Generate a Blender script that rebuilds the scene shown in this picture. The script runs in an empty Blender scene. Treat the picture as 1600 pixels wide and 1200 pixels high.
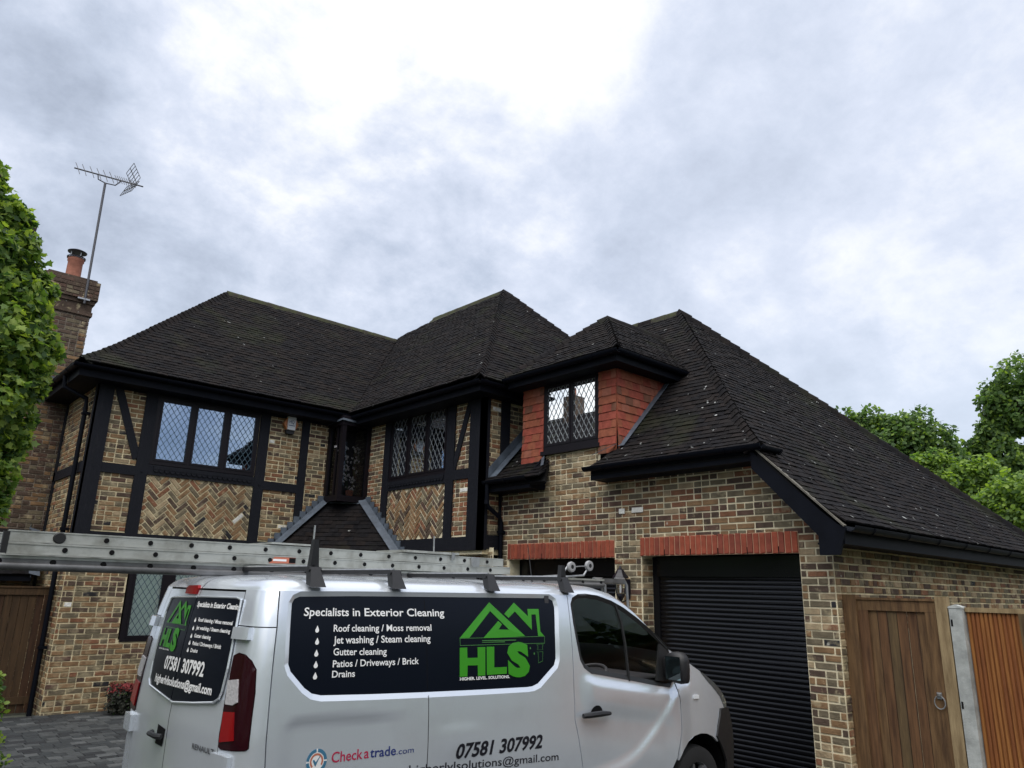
import bpy, bmesh, math, random
import numpy as np
from mathutils import Vector, Matrix, noise
from mathutils.geometry import delaunay_2d_cdt
random.seed(7); rng = np.random.default_rng(7)
R = math.radians
SC = bpy.context.scene
COL = SC.collection

# ---------------------------------------------------------------- camera
cam = bpy.data.cameras.new('camera'); CAM = bpy.data.objects.new('camera', cam); COL.objects.link(CAM)
YAW, PITCH, ROLL, EYE = 0.84006955, 0.27208314, 0.02493943, 1.9
cy, sy, cp, sp = math.cos(YAW), math.sin(YAW), math.cos(PITCH), math.sin(PITCH)
cf = Vector((cy*cp, sy*cp, sp)); cr = Vector((sy, -cy, 0)); cu = cr.cross(cf)
c_, s_ = math.cos(ROLL), math.sin(ROLL)
CR = cr*c_ + cu*s_; CU = -cr*s_ + cu*c_
m = Matrix((CR, CU, -cf)).transposed().to_4x4(); m.translation = Vector((0, 0, EYE))
CAM.matrix_world = m
cam.sensor_width = 36; cam.lens = 1149.27/1600*36; cam.clip_start = .05; cam.clip_end = 2000
SC.camera = CAM

# ---------------------------------------------------------------- world
W = bpy.data.worlds.new('World'); SC.world = W; W.use_nodes = True
nt = W.node_tree; N = nt.nodes; L = nt.links; N.clear()
SUN_DIR = Vector((-0.34, -0.24, 0.90)).normalized()      # high and behind the viewer, aimed for soft even fill
GLOW_DIR = Vector((0.16, 0.80, 0.58)).normalized()       # thin bright cloud over the left roof
SUN_EL = math.asin(SUN_DIR.z); SUN_AZ = math.atan2(SUN_DIR.x, SUN_DIR.y)
def nd(t, **k):
    n = N.new(t)
    for a, b in k.items(): setattr(n, a, b)
    return n
def math_n(op, a, b=None, clamp=False):
    n = nd('ShaderNodeMath', operation=op); n.use_clamp = clamp
    for i, v in enumerate((a, b)):
        if v is None: continue
        if isinstance(v, (int, float)): n.inputs[i].default_value = v
        else: L.new(v, n.inputs[i])
    return n.outputs[0]
def mixc(f, a, b):
    n = nd('ShaderNodeMix', data_type='RGBA')
    if isinstance(f, (int, float)): n.inputs[0].default_value = f
    else: L.new(f, n.inputs[0])
    for i, v in ((6, a), (7, b)):
        if isinstance(v, tuple): n.inputs[i].default_value = (*v, 1)
        else: L.new(v, n.inputs[i])
    return n.outputs[2]
def ramp(f, stops):
    n = nd('ShaderNodeValToRGB'); L.new(f, n.inputs[0]); e = n.color_ramp.elements
    while len(e) < len(stops): e.new(.5)
    for s, (p, c) in zip(e, stops): s.position = p; s.color = (*c, 1)
    return n.outputs[0]
tc = nd('ShaderNodeTexCoord'); D = tc.outputs['Generated']
sep = nd('ShaderNodeSeparateXYZ'); L.new(D, sep.inputs[0])
zz = math_n('ADD', math_n('MAXIMUM', sep.outputs[2], 0.0), .50)
cmb = nd('ShaderNodeCombineXYZ')
L.new(math_n('DIVIDE', sep.outputs[0], zz), cmb.inputs[0]); L.new(math_n('DIVIDE', sep.outputs[1], zz), cmb.inputs[1]); cmb.inputs[2].default_value = 3.7
def wnoise(scale, detail, rough, dist=0., off=(0, 0, 0)):
    mp = nd('ShaderNodeMapping'); L.new(cmb.outputs[0], mp.inputs[0]); mp.inputs[1].default_value = off
    mp.inputs[3].default_value = (1.0, 1.0, 1)
    n = nd('ShaderNodeTexNoise'); L.new(mp.outputs[0], n.inputs['Vector'])
    n.inputs['Scale'].default_value = scale; n.inputs['Detail'].default_value = detail; n.inputs['Roughness'].default_value = rough; n.inputs['Distortion'].default_value = dist
    return n.outputs['Fac']
n1 = wnoise(1.7, 12, .60, .10, (7.3, 2.2, 0))
n2 = wnoise(5.6, 10, .66, .12, (5.3, 1.7, 0))
den = math_n('ADD', math_n('MULTIPLY', n1, .72), math_n('MULTIPLY', n2, .28))
def dotdir(v):
    n = nd('ShaderNodeVectorMath', operation='DOT_PRODUCT'); L.new(D, n.inputs[0]); n.inputs[1].default_value = Vector(v).normalized(); return n.outputs['Value']
def sstep(v, a, b):
    n = nd('ShaderNodeMapRange', interpolation_type='SMOOTHSTEP'); L.new(v, n.inputs[0]); n.inputs[1].default_value = a; n.inputs[2].default_value = b; return n.outputs[0]
glow = sstep(dotdir(GLOW_DIR), .80, 1.0)
bank = math_n('MULTIPLY', sstep(dotdir((.36, .84, .41)), .935, .995), -.072)
for v_, lo_, hi_, k_ in (((.60, .68, .42), .965, .998, -.040), ((.075, .84, .51), .9975, .9998, -.05), ((.12, .80, .60), .9985, .9999, -.045), ((.42, .72, .55), .9985, .9999, -.03), ((.86, .32, .42), .90, .99, .010)):
    bank = math_n('ADD', bank, math_n('MULTIPLY', sstep(dotdir(v_), lo_, hi_), k_))
den = math_n('ADD', den, bank)
cloud = ramp(math_n('ADD', den, math_n('MULTIPLY', glow, .052)), [(.37, (.33, .39, .51)), (.435, (.47, .54, .68)), (.495, (.64, .70, .84)), (.54, (.84, .87, .93)), (.61, (1.14, 1.12, 1.08))])
cloud = mixc(math_n('MULTIPLY', sstep(dotdir((.93, .15, .42)), .70, .97), .45), cloud, (.74, .79, .90))
hz = sstep(sep.outputs[2], .42, .05)
cloud = mixc(math_n('MULTIPLY', hz, .50), cloud, (.66, .76, .88))
cloud = mixc(math_n('MULTIPLY', glow, .10), cloud, (1.1, 1.1, 1.08))
low = sstep(sep.outputs[2], .0, -.05)
cloud = mixc(low, cloud, (.10, .10, .09))
sky = nd('ShaderNodeTexSky', sky_type='NISHITA'); sky.sun_disc = False; sky.sun_elevation = SUN_EL; sky.sun_rotation = SUN_AZ
bg1 = nd('ShaderNodeBackground'); L.new(sky.outputs[0], bg1.inputs[0]); bg1.inputs[1].default_value = .05
bg2 = nd('ShaderNodeBackground'); L.new(cloud, bg2.inputs[0]); bg2.inputs[1].default_value = .54
mx = nd('ShaderNodeMixShader'); mx.inputs[0].default_value = .92; L.new(bg1.outputs[0], mx.inputs[1]); L.new(bg2.outputs[0], mx.inputs[2])
wo = nd('ShaderNodeOutputWorld'); L.new(mx.outputs[0], wo.inputs[0])

# ---------------------------------------------------------------- sun (broad lamp added as soft fill on the house fronts)
sl = bpy.data.lights.new('fill_sun', 'SUN'); sl.energy = 1.5; sl.angle = R(70); sl.color = (1, .965, .91)
so = bpy.data.objects.new('fill_sun', sl); COL.objects.link(so)
so.rotation_euler = SUN_DIR.to_track_quat('Z', 'Y').to_euler()
SC.view_settings.view_transform = 'Standard'; SC.view_settings.look = 'None'; SC.view_settings.exposure = 1.12; SC.view_settings.gamma = 1; SC.view_settings.use_curve_mapping = False

# ---------------------------------------------------------------- materials
def material(name, col, rough=.7, grime=None, metal=0., var=.0, vscale=6., col2=None, spec=.5, bump=0., bscale=40., coat=0., stretch=None, speck=None, coords='pos', ramp_=(.35, .65), detail=6, dust=None):
    M_ = bpy.data.materials.new(name); M_.use_nodes = True
    t = M_.node_tree; b = t.nodes['Principled BSDF']
    b.inputs['Base Color'].default_value = (*col, 1); b.inputs['Roughness'].default_value = rough; b.inputs['Metallic'].default_value = metal
    b.inputs['Specular IOR Level'].default_value = spec; b.inputs['Coat Weight'].default_value = coat; b.inputs['Coat Roughness'].default_value = .03
    def vec():
        if coords == 'pos': s = t.nodes.new('ShaderNodeNewGeometry').outputs['Position']
        else: s = t.nodes.new('ShaderNodeTexCoord').outputs['Object']
        if stretch:
            mp = t.nodes.new('ShaderNodeMapping'); t.links.new(s, mp.inputs[0]); mp.inputs[3].default_value = stretch; s = mp.outputs[0]
        return s
    def nz(scale, det=6, rgh=.6):
        n = t.nodes.new('ShaderNodeTexNoise'); t.links.new(vec(), n.inputs['Vector']); n.inputs['Scale'].default_value = scale; n.inputs['Detail'].default_value = det; n.inputs['Roughness'].default_value = rgh
        return n.outputs['Fac']
    def mr(v, a, b_, c=0., d=1.):
        n = t.nodes.new('ShaderNodeMapRange'); t.links.new(v, n.inputs[0])
        for i, q in zip((1, 2, 3, 4), (a, b_, c, d)): n.inputs[i].default_value = q
        return n.outputs[0]
    def mix(f, a, b_):
        n = t.nodes.new('ShaderNodeMix'); n.data_type = 'RGBA'; t.links.new(f, n.inputs[0])
        for i, q in ((6, a), (7, b_)):
            if isinstance(q, tuple): n.inputs[i].default_value = (*q, 1)
            else: t.links.new(q, n.inputs[i])
        return n.outputs[2]
    out = None
    if col2 or var:
        c2 = col2 or tuple(c*(1-var) for c in col); c1 = col if col2 else tuple(min(1, c*(1+var)) for c in col)
        out = mix(mr(nz(vscale, detail), *ramp_), c1, c2)
    if dust:
        out = mix(mr(nz(dust[1], 5), dust[2], dust[3], 0, dust[4]), out or col, dust[0])
    if speck:
        out = mix(mr(nz(speck[1], 3, .5), speck[2], speck[3]), out or col, speck[0])
    if grime:
        out = mix(mr(nz(grime[1], 7, .65), grime[2], grime[3], 0, grime[4]), out or col, grime[0])
    if out is not None: t.links.new(out, b.inputs['Base Color'])
    if bump:
        bp = t.nodes.new('ShaderNodeBump'); bp.inputs['Strength'].default_value = bump; bp.inputs['Distance'].default_value = .01
        t.links.new(nz(bscale, 6), bp.inputs['Height']); t.links.new(bp.outputs[0], b.inputs['Normal'])
    return M_
BUFF = (.54, .45, .28)
def brick_mats(tag_, dust, cols):
    return [material(tag_ + n, c, .88, var=.22, vscale=9, bump=.9, bscale=45, spec=.2, dust=(BUFF, 7.0, *dust), speck=((.62, .60, .52), 13., .72, .80), grime=((.045, .038, .03), .9, .54, .82, .45)) for n, c in cols.items()]
BC = dict(brown=(.245, .150, .080), dark=(.095, .066, .05), red=(.225, .105, .060), buff=(.35, .265, .165), grey=(.165, .135, .09), black=(.03, .029, .033), orange=(.27, .115, .066), plum=(.12, .072, .055), white=(.78, .77, .72))
BM_CLEAN = brick_mats('brick_', (.60, .72, .75), BC)
BM_SMEAR = brick_mats('mortar_washed_brick_', (.50, .68, .62), BC)
BKEYS = list(BC)
MORTAR = material('mortar', (.78, .69, .49), .95, var=.18, vscale=5, grime=((.13, .11, .08), .9, .50, .8, .5), bump=.8, bscale=90, spec=.15)
MORTAR_D = material('aged_mortar', (.70, .60, .39), .95, var=.2, vscale=5, grime=((.11, .09, .06), .9, .50, .8, .5), bump=.8, bscale=90, spec=.15)
TIMBER = material('black_stained_timber', (.009, .010, .015), .6, col2=(.019, .019, .024), ramp_=(.55, .8), vscale=3, stretch=(9, 9, 1.2), bump=.6, bscale=16, spec=.2)
FRAME = material('dark_brown_window_frame', (.008, .006, .009), .45, spec=.25)
FASCIA = material('black_fascia', (.005, .006, .010), .6, var=.2, vscale=4, spec=.1)
GUTTER = material('black_plastic_gutter', (.004, .005, .009), .5, spec=.1)
LEAD = material('lead_flashing', (.085, .105, .135), .55, var=.25, vscale=6, spec=.6)
CAME = material('lead_came_light', (.26, .27, .28), .5, metal=.3)
CAME_D = material('lead_came', (.10, .16, .20), .5, metal=.3)
TCOL = [(.0098, .0086, .0092), (.0122, .0102, .0104), (.0084, .0080, .0094), (.0145, .0115, .0112), (.0102, .0096, .0112)]
TILES = [material('roof_tile_%s' % n, c, .85, var=.3, vscale=14, bump=.4, bscale=50, spec=.09, speck=((.30, .31, .30), 10.0, .735, .76), dust=((.034, .040, .018), 1.1, .54, .78, .6), grime=((.024, .021, .020), 2.6, .45, .8, .6)) for n, c in zip(('umber', 'brown', 'charcoal', 'rust', 'slate'), TCOL)]
TILES_G = [material('garage_roof_tile_%s' % n, c, .85, var=.3, vscale=14, bump=.4, bscale=50, spec=.09, speck=((.40, .41, .40), 9.0, .70, .73), dust=((.034, .040, .018), 1.1, .54, .78, .6), grime=((.024, .021, .020), 2.6, .45, .8, .6)) for n, c in zip(('umber', 'brown', 'charcoal', 'rust', 'slate'), TCOL)]
MOSS = material('mossy_ridge_tile', (.055, .062, .028), .9, col2=(.04, .034, .03), vscale=7, bump=.6, bscale=40, spec=.2)
CLAY = [material('clay_tile_' + n, c, .75, var=.18, vscale=12, bump=.3, bscale=60, spec=.3) for n, c in (('red', (.29, .066, .042)), ('orange', (.28, .085, .045)), ('salmon', (.30, .105, .065)), ('brown', (.17, .07, .042)))]
LINTEL = [material('red_soldier_brick_' + n, c, .8, var=.15, vscale=14, bump=.3, bscale=70, spec=.25) for n, c in (('bright', (.33, .08, .045)), ('mid', (.29, .072, .042)), ('deep', (.24, .062, .04)))]
PINKMORTAR = material('pink_mortar', (.56, .36, .24), .95, var=.1, vscale=10, spec=.1)
SHUTTER = material('black_roller_shutter', (.004, .004, .0055), .2, spec=.4)
BLACKM = material('matt_black', (.004, .004, .005), .8, spec=.2)
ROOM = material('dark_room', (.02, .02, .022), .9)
BLIND = material('white_blind', (.82, .90, .84), .8, var=.05, vscale=2)
CURTAIN = material('sage_curtain', (.16, .21, .18), .8, var=.15, vscale=10, stretch=(1, 3, .3))
WOODG = [material('gate_board_' + n, c, .75, col2=c2, vscale=3, stretch=(9, 9, .8), bump=.35, bscale=25, detail=9, spec=.25, dust=((.035, .02, .012), 2.3, .58, .72, .6)) for n, c, c2 in (('tan', (.185, .108, .05), (.08, .044, .022)), ('olive', (.15, .10, .048), (.07, .046, .025)), ('umber', (.165, .085, .04), (.075, .038, .02)))]
WOODD = [material('dark_gate_board_' + n, c, .8, col2=c2, vscale=3, stretch=(9, 9, .8), bump=.35, bscale=25, detail=9, spec=.2) for n, c, c2 in (('brown', (.085, .05, .026), (.045, .028, .016)), ('red', (.075, .038, .022), (.038, .022, .014)))]
FENCEM = [material('fence_strip_' + n, c, .7, col2=c2, vscale=4, stretch=(12, 12, .6), bump=.3, bscale=20, detail=8, spec=.35) for n, c, c2 in (('amber', (.36, .15, .04), (.22, .08, .024)), ('rust', (.30, .11, .032), (.18, .06, .02)))]
POSTM = material('pale_timber_post', (.36, .27, .15), .8, col2=(.20, .14, .075), vscale=3, stretch=(7, 7, 1), bump=.4, bscale=25, detail=8, spec=.2)
VERGE = material('weathered_verge_mortar', (.13, .12, .10), .9, var=.3, vscale=9, bump=.5)
CONC = material('concrete', (.38, .395, .38), .85, var=.25, vscale=7, bump=.4, bscale=70, spec=.3)
PAVE = [material('paving_block_' + n, c, .75, var=.25, vscale=14, bump=.4, bscale=60, spec=.35) for n, c in (('charcoal', (.030, .034, .037)), ('grey', (.05, .054, .056)), ('slate', (.078, .083, .085)), ('soot', (.020, .022, .025)))]
GROUND = material('ground_joint_sand', (.025, .026, .024), .95, var=.3, vscale=8)
SILVER = material('silver_van_paint', (.74, .79, .86), .23, metal=.55, coat=.5, spec=.5, var=.0, grime=((.50, .50, .49), 1.7, .5, .85, .35))
VBLACK = material('black_plastic_trim', (.012, .012, .014), .5, var=.15, vscale=40, bump=.15, bscale=300)
VINYL = material('gloss_black_vinyl', (.004, .006, .012), .3, spec=.14)
VGREEN = material('green_vinyl', (.035, .26, .008), .4)
VGREEN_L = material('green_vinyl_outline', (.06, .22, .05), .4)
VWHITE = material('white_vinyl', (.80, .80, .80), .45)
VBLKTXT = material('black_vinyl_letters', (.008, .008, .014), .4)
VRED = material('crimson_vinyl', (.42, .02, .07), .4)
VBLUE = material('navy_vinyl', (.015, .03, .16), .4)
VTEAL = material('teal_vinyl', (.05, .17, .28), .4)
VSALMON = material('salmon_vinyl', (.50, .16, .10), .4)
LAMPR = material('tail_lamp_red', (.24, .005, .007), .15, spec=.4)
LAMPD = material('tail_lamp_dark_red', (.02, .002, .005), .15, spec=.35)
LAMPW = material('tail_lamp_clear', (.62, .60, .62), .2, metal=.3, coat=.3, bump=.6, bscale=60)
LENS = material('headlamp_lens', (.14, .16, .17), .06, metal=.5, coat=1)
ALU = material('weathered_aluminium', (.46, .47, .44), .5, metal=.45, col2=(.27, .27, .24), vscale=7, ramp_=(.45, .7), bump=.1, bscale=60, detail=9)
MORTAR_C = material('sooty_mortar', (.24, .20, .16), .95, var=.25, vscale=5, bump=.8, bscale=90, spec=.1)
MAST = material('dull_mast_metal', (.09, .09, .10), .5, metal=.5)
ALUD = material('dull_aluminium', (.20, .20, .205), .5, metal=.5, col2=(.12, .12, .12), vscale=7)
STEEL = material('galvanised_steel', (.38, .39, .40), .4, metal=.7, var=.15, vscale=20)
RUBBER = material('black_rubber', (.010, .010, .011), .5)
WHEELG = material('grey_wheel_grip', (.07, .07, .075), .5)
TYRE = material('tyre_rubber', (.015, .015, .016), .8)
RIM = material('alloy_rim', (.36, .37, .39), .3, metal=.8)
SEATM = material('dark_seat_cloth', (.05, .05, .055), .9)
HIVIZ = material('ochre_cloth', (.38, .22, .03), .8, var=.2, vscale=15)
TERRA = material('terracotta_pot', (.33, .13, .085), .85, var=.2, vscale=10, bump=.3)
IRON = material('black_iron', (.010, .009, .016), .35)
ALARMW = material('white_alarm_plastic', (.72, .73, .75), .4)
WHEELP = material('grey_plastic_wheel', (.34, .34, .35), .5)
ALARMO = material('orange_alarm_plastic', (.50, .17, .05), .3)
PETAL = material('white_petal', (.6, .58, .6), .7)
def glass_mat(name, refl, tint, tintw, rough=0.0, ior=1.5):
    M_ = bpy.data.materials.new(name); M_.use_nodes = True; t = M_.node_tree; t.nodes.clear()
    g = t.nodes.new('ShaderNodeBsdfGlossy'); g.inputs['Roughness'].default_value = rough; g.inputs['Color'].default_value = (*tint, 1)
    tr = t.nodes.new('ShaderNodeBsdfTransparent'); tr.inputs[0].default_value = (tintw, tintw, tintw, 1)
    f = t.nodes.new('ShaderNodeFresnel'); f.inputs[0].default_value = ior
    a = t.nodes.new('ShaderNodeMath'); a.operation = 'ADD'; a.use_clamp = True; t.links.new(f.outputs[0], a.inputs[0]); a.inputs[1].default_value = refl
    mx_ = t.nodes.new('ShaderNodeMixShader'); t.links.new(a.outputs[0], mx_.inputs[0]); t.links.new(tr.outputs[0], mx_.inputs[1]); t.links.new(g.outputs[0], mx_.inputs[2])
    o = t.nodes.new('ShaderNodeOutputMaterial'); t.links.new(mx_.outputs[0], o.inputs[0]); return M_
GLASS_SKY = glass_mat('reflective_window_glass', .42, (.60, .76, 1.0), .7)
GLASS_DARK = glass_mat('dark_window_glass', .02, (.6, .66, .72), .75)
GLASS_PALE = glass_mat('pale_window_glass', .02, (.9, 1, .97), .96)
GLASS_DORM = glass_mat('dormer_window_glass', .55, (.95, .98, 1), .5)
GLASS_VAN = glass_mat('van_window_glass', 0.0, (.5, .62, .56), .88, ior=1.28)
MIRROR = material('mirror_glass', (.5, .62, .68), .03, metal=1.0)
def leaf_mat(name, col, col2, tr=.45):
    M_ = material(name, col, .5, col2=col2, vscale=1.2, spec=.3, ramp_=(.3, .7))
    t = M_.node_tree; b = t.nodes['Principled BSDF']; o = t.nodes['Material Output']
    tl = t.nodes.new('ShaderNodeBsdfTranslucent'); src = b.inputs['Base Color'].links[0].from_socket
    hs = t.nodes.new('ShaderNodeHueSaturation'); hs.inputs['Value'].default_value = 1.6; hs.inputs['Saturation'].default_value = 1.15; t.links.new(src, hs.inputs['Color']); t.links.new(hs.outputs[0], tl.inputs[0])
    mx_ = t.nodes.new('ShaderNodeMixShader'); mx_.inputs[0].default_value = tr; t.links.new(b.outputs[0], mx_.inputs[1]); t.links.new(tl.outputs[0], mx_.inputs[2]); t.links.new(mx_.outputs[0], o.inputs[0])
    return M_
LEAF_NEAR = [leaf_mat('maple_leaf_' + n, a, b) for n, a, b in (('mid', (0.163, 0.249, 0.053), (0.086, 0.158, 0.040)), ('light', (0.327, 0.414, 0.084), (0.192, 0.283, 0.055)), ('dark', (0.057, 0.107, 0.033), (0.041, 0.083, 0.026)))]
LEAF_FAR = [leaf_mat('far_leaf_' + n, a, b) for n, a, b in (('mid', (0.166, 0.252, 0.070), (0.097, 0.174, 0.052)), ('light', (0.293, 0.401, 0.078), (0.177, 0.278, 0.052)), ('dark', (0.088, 0.148, 0.052), (0.058, 0.104, 0.038)))]
BARK = material('bark', (.06, .045, .035), .9, var=.3, vscale=8, bump=.6, bscale=20)

# ---------------------------------------------------------------- mesh helpers
class MB:
    def __init__(s): s.v = []; s.f = []; s.m = []; s.mats = []
    def mi(s, mat):
        if mat not in s.mats: s.mats.append(mat)
        return s.mats.index(mat)
    def add(s, vs, fs, mat):
        o = len(s.v); k = s.mi(mat); s.v += [tuple(v) for v in vs]; s.f += [tuple(i+o for i in f) for f in fs]; s.m += [k]*len(fs)
    def box8(s, p, mat):   # 8 points: 0-3 bottom loop, 4-7 top loop
        s.add(p, [(3, 2, 1, 0), (4, 5, 6, 7), (0, 1, 5, 4), (1, 2, 6, 5), (2, 3, 7, 6), (3, 0, 4, 7)], mat)
    def box(s, a, b, mat):
        x0, y0, z0 = a; x1, y1, z1 = b
        s.box8([(x0, y0, z0), (x1, y0, z0), (x1, y1, z0), (x0, y1, z0), (x0, y0, z1), (x1, y0, z1), (x1, y1, z1), (x0, y1, z1)], mat)
    def tube(s, pts, r, mat, n=8, cap=True):
        pts = [Vector(p) for p in pts]; rs = r if isinstance(r, (list, tuple)) else [r]*len(pts); vs = []; prev = None
        for i, p in enumerate(pts):
            d = (pts[min(i+1, len(pts)-1)]-pts[max(i-1, 0)]).normalized()
            a = d.orthogonal().normalized() if prev is None else (prev - d*prev.dot(d)).normalized()
            prev = a; b = d.cross(a)
            vs += [p+(a*math.cos(2*math.pi*k/n)+b*math.sin(2*math.pi*k/n))*rs[i] for k in range(n)]
        fs = [(i*n+k, i*n+(k+1) % n, (i+1)*n+(k+1) % n, (i+1)*n+k) for i in range(len(pts)-1) for k in range(n)]
        if cap: fs += [tuple(range(n))[::-1], tuple((len(pts)-1)*n+k for k in range(n))]
        s.add(vs, fs, mat)
    def lathe(s, prof, c, mat, n=20, axis='z'):
        vs = []; c = Vector(c)
        for r_, h in prof:
            for k in range(n):
                a = 2*math.pi*k/n; q = (r_*math.cos(a), r_*math.sin(a), h)
                if axis == 'y': q = (q[0], h, q[1])
                if axis == 'x': q = (h, q[0], q[1])
                vs.append(c+Vector(q))
        s.add(vs, [(i*n+k, i*n+(k+1) % n, (i+1)*n+(k+1) % n, (i+1)*n+k) for i in range(len(prof)-1) for k in range(n)], mat)
    def build(s, name, parent=None, smooth=False, **pr):
        used = sorted({i for f in s.f for i in f})
        if len(used) < len(s.v): k = {i: j for j, i in enumerate(used)}; s.v = [s.v[i] for i in used]; s.f = [tuple(k[i] for i in f) for f in s.f]
        me = bpy.data.meshes.new(name); me.from_pydata(s.v, [], s.f)
        for mt in s.mats: me.materials.append(mt)
        me.polygons.foreach_set('material_index', s.m)
        if smooth:
            me.polygons.foreach_set('use_smooth', [True]*len(s.f))
            if smooth != 'all': me.set_sharp_from_angle(angle=R(40))
        me.update()
        return link(name, me, parent, **pr)
def link(name, data, parent=None, **pr):
    o = bpy.data.objects.new(name, data); COL.objects.link(o)
    if parent: o.parent = parent
    for k, v in pr.items(): o[k] = v
    return o
def thing(name, label, cat, group=None, loc=(0, 0, 0)):
    o = link(name, None, None, label=label, category=cat)
    if group: o['group'] = group
    return o
class Frame:
    def __init__(s, o, u, n): s.o = Vector(o); s.u = Vector(u); s.n = Vector(n)
    def __call__(s, u, z, d=0.): return s.o+s.u*u+s.n*d+Vector((0, 0, z))
    def box(s, mb, u0, u1, z0, z1, d0, d1, mat):
        mb.box8([s(u0, z0, d1), s(u1, z0, d1), s(u1, z0, d0), s(u0, z0, d0), s(u0, z1, d1), s(u1, z1, d1), s(u1, z1, d0), s(u0, z1, d0)], mat)
    def beam(s, mb, a, b, w, d0, d1, mat):
        a = Vector(a); b = Vector(b); t = (b-a).normalized(); q = Vector((-t.y, t.x))*w/2
        c = [a-q, b-q, b+q, a+q]; mb.box8([s(*p, d1) for p in c]+[s(*p, d0) for p in c], mat)
    def prism(s, mb, poly, d0, d1, mat):
        n = len(poly); ar = sum(poly[i][0]*poly[(i+1) % n][1]-poly[(i+1) % n][0]*poly[i][1] for i in range(n))
        if ar < 0: poly = poly[::-1]
        vs = [s(*p, d1) for p in poly]+[s(*p, d0) for p in poly]
        mb.add(vs, [tuple(range(n)), tuple(range(2*n-1, n-1, -1))]+[(i, n+i, n+(i+1) % n, (i+1) % n) for i in range(n)], mat)
def cam_px(p):
    v = Vector(p)-Vector((0, 0, EYE)); z = v.dot(cf)
    if z < .1: return None
    return (800+1149.27*v.dot(CR)/z, 600-1149.27*v.dot(CU)/z, v.length)
def inframe(p, mg=15):
    q = cam_px(p); return q is not None and -mg < q[0] < 1600+mg and -mg < q[1] < 1200+mg
def clip(poly, a, b, c):   # keep a*x+b*y<=c
    out = []
    for i in range(len(poly)):
        p, q = poly[i], poly[(i+1) % len(poly)]; dp = a*p[0]+b*p[1]-c; dq = a*q[0]+b*q[1]-c
        if dp <= 0: out.append(p)
        if dp*dq < 0:
            t = dp/(dp-dq); out.append((p[0]+(q[0]-p[0])*t, p[1]+(q[1]-p[1])*t))
    return out
def inpoly(x, y, P):
    r = False
    for i in range(len(P)):
        (x1, y1), (x2, y2) = P[i], P[i-1]
        if (y1 > y) != (y2 > y) and x < (x2-x1)*(y-y1)/(y2-y1)+x1: r = not r
    return r
def cdt(outer, holes=(), grid=0., extra=(), jit=0.):
    pts = []; edges = []
    def loop(P, close=True):
        o = len(pts)
        for i, p in enumerate(P):
            q = P[(i+1) % len(P)]; pts.append(Vector(p))
            if grid and (close or i < len(P)-1):
                k = int(math.hypot(q[0]-p[0], q[1]-p[1])/(grid*1.1))
                for j in range(1, k+1): pts.append(Vector((p[0]+(q[0]-p[0])*j/(k+1), p[1]+(q[1]-p[1])*j/(k+1))))
        n = len(pts)-o
        edges.extend((o+i, o+(i+1) % n) for i in range(n if close else n-1))
    loop(outer)
    for h in holes: loop(h)
    if grid:
        xs = [p[0] for p in outer]; ys = [p[1] for p in outer]; y = min(ys)+grid/2; r = 0
        while y < max(ys):
            x = min(xs)+(grid/2 if r % 2 else grid)
            while x < max(xs):
                if inpoly(x, y, outer) and not any(inpoly(x, y, h) for h in holes): pts.append(Vector((x, y)))
                x += grid
            y += grid*.87; r += 1
    v, e, f, *_ = delaunay_2d_cdt([Vector(p[:2]) for p in pts], edges, [], 0, 1e-6)
    fs = []
    for t in f:
        c = sum((Vector(v[i]) for i in t), Vector((0, 0)))/len(t)
        if inpoly(c.x, c.y, outer) and not any(inpoly(c.x, c.y, h) for h in holes):
            a, b, c3 = [v[i] for i in t[:3]]
            if abs((b-a).cross(c3-a)) < 2e-7: continue
            fs.append(tuple(t) if (b-a).cross(c3-a) > 0 else tuple(t)[::-1])
    return [tuple(q) for q in v], fs
# ---------------------------------------------------------------- brickwork
def unit_brick(mat, seed):
    r = random.Random(seed); mb = MB(); j = lambda s: r.uniform(-s, s)
    V = []
    for d, s_, k in ((0, .5, 0), (.72, .5, .012), (1.0, .478, .014)):
        for (a, b) in ((-1, -1), (1, -1), (1, 1), (-1, 1)):
            V.append((a*s_*(1 if d < 1 else .985)+j(k), d+(j(.12) if d == 1 else 0), b*(s_ if d < 1 else .45)+j(k*3)))
    mb.add(V, [(8, 9, 10, 11)]+[(a+o, (a+1) % 4+o, (a+1) % 4+4+o, a+4+o) for o in (0, 4) for a in range(4)], mat)
    return mb
UB = {}
def ub(mat, k):
    if (mat, k) not in UB:
        mb = unit_brick(mat, k*31+len(UB)); me = bpy.data.meshes.new('brick'); me.from_pydata(mb.v, [], mb.f); me.materials.append(mat); me.update(); UB[(mat, k)] = (mb, me)
    return UB[(mat, k)]
PIECES = {}   # name -> list of (matrix, mat, variant, centre)
def piece(name, F, cu_, cz, w, h, d0, depth, mat, rot=0.):
    c = F(cu_, cz, d0); ux = F.u*math.cos(rot)+Vector((0, 0, 1))*math.sin(rot); uz = Vector((0, 0, 1))*math.cos(rot)-F.u*math.sin(rot)
    M_ = Matrix(((ux.x*w, F.n.x*depth, uz.x*h, c.x), (ux.y*w, F.n.y*depth, uz.y*h, c.y), (ux.z*w, F.n.z*depth, uz.z*h, c.z), (0, 0, 0, 1)))
    PIECES.setdefault(name, []).append((M_, mat, random.randrange(4), c))
def hidden(c, own=None):
    q = cam_px(c)
    if q is None or not (-10 < q[0] < 1610 and -10 < q[1] < 1210): return True
    x, y, _ = q
    if 225 < x < 1075 and y > 925 + max(0, x-900)*.9: return True       # behind the van
    return False
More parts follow.
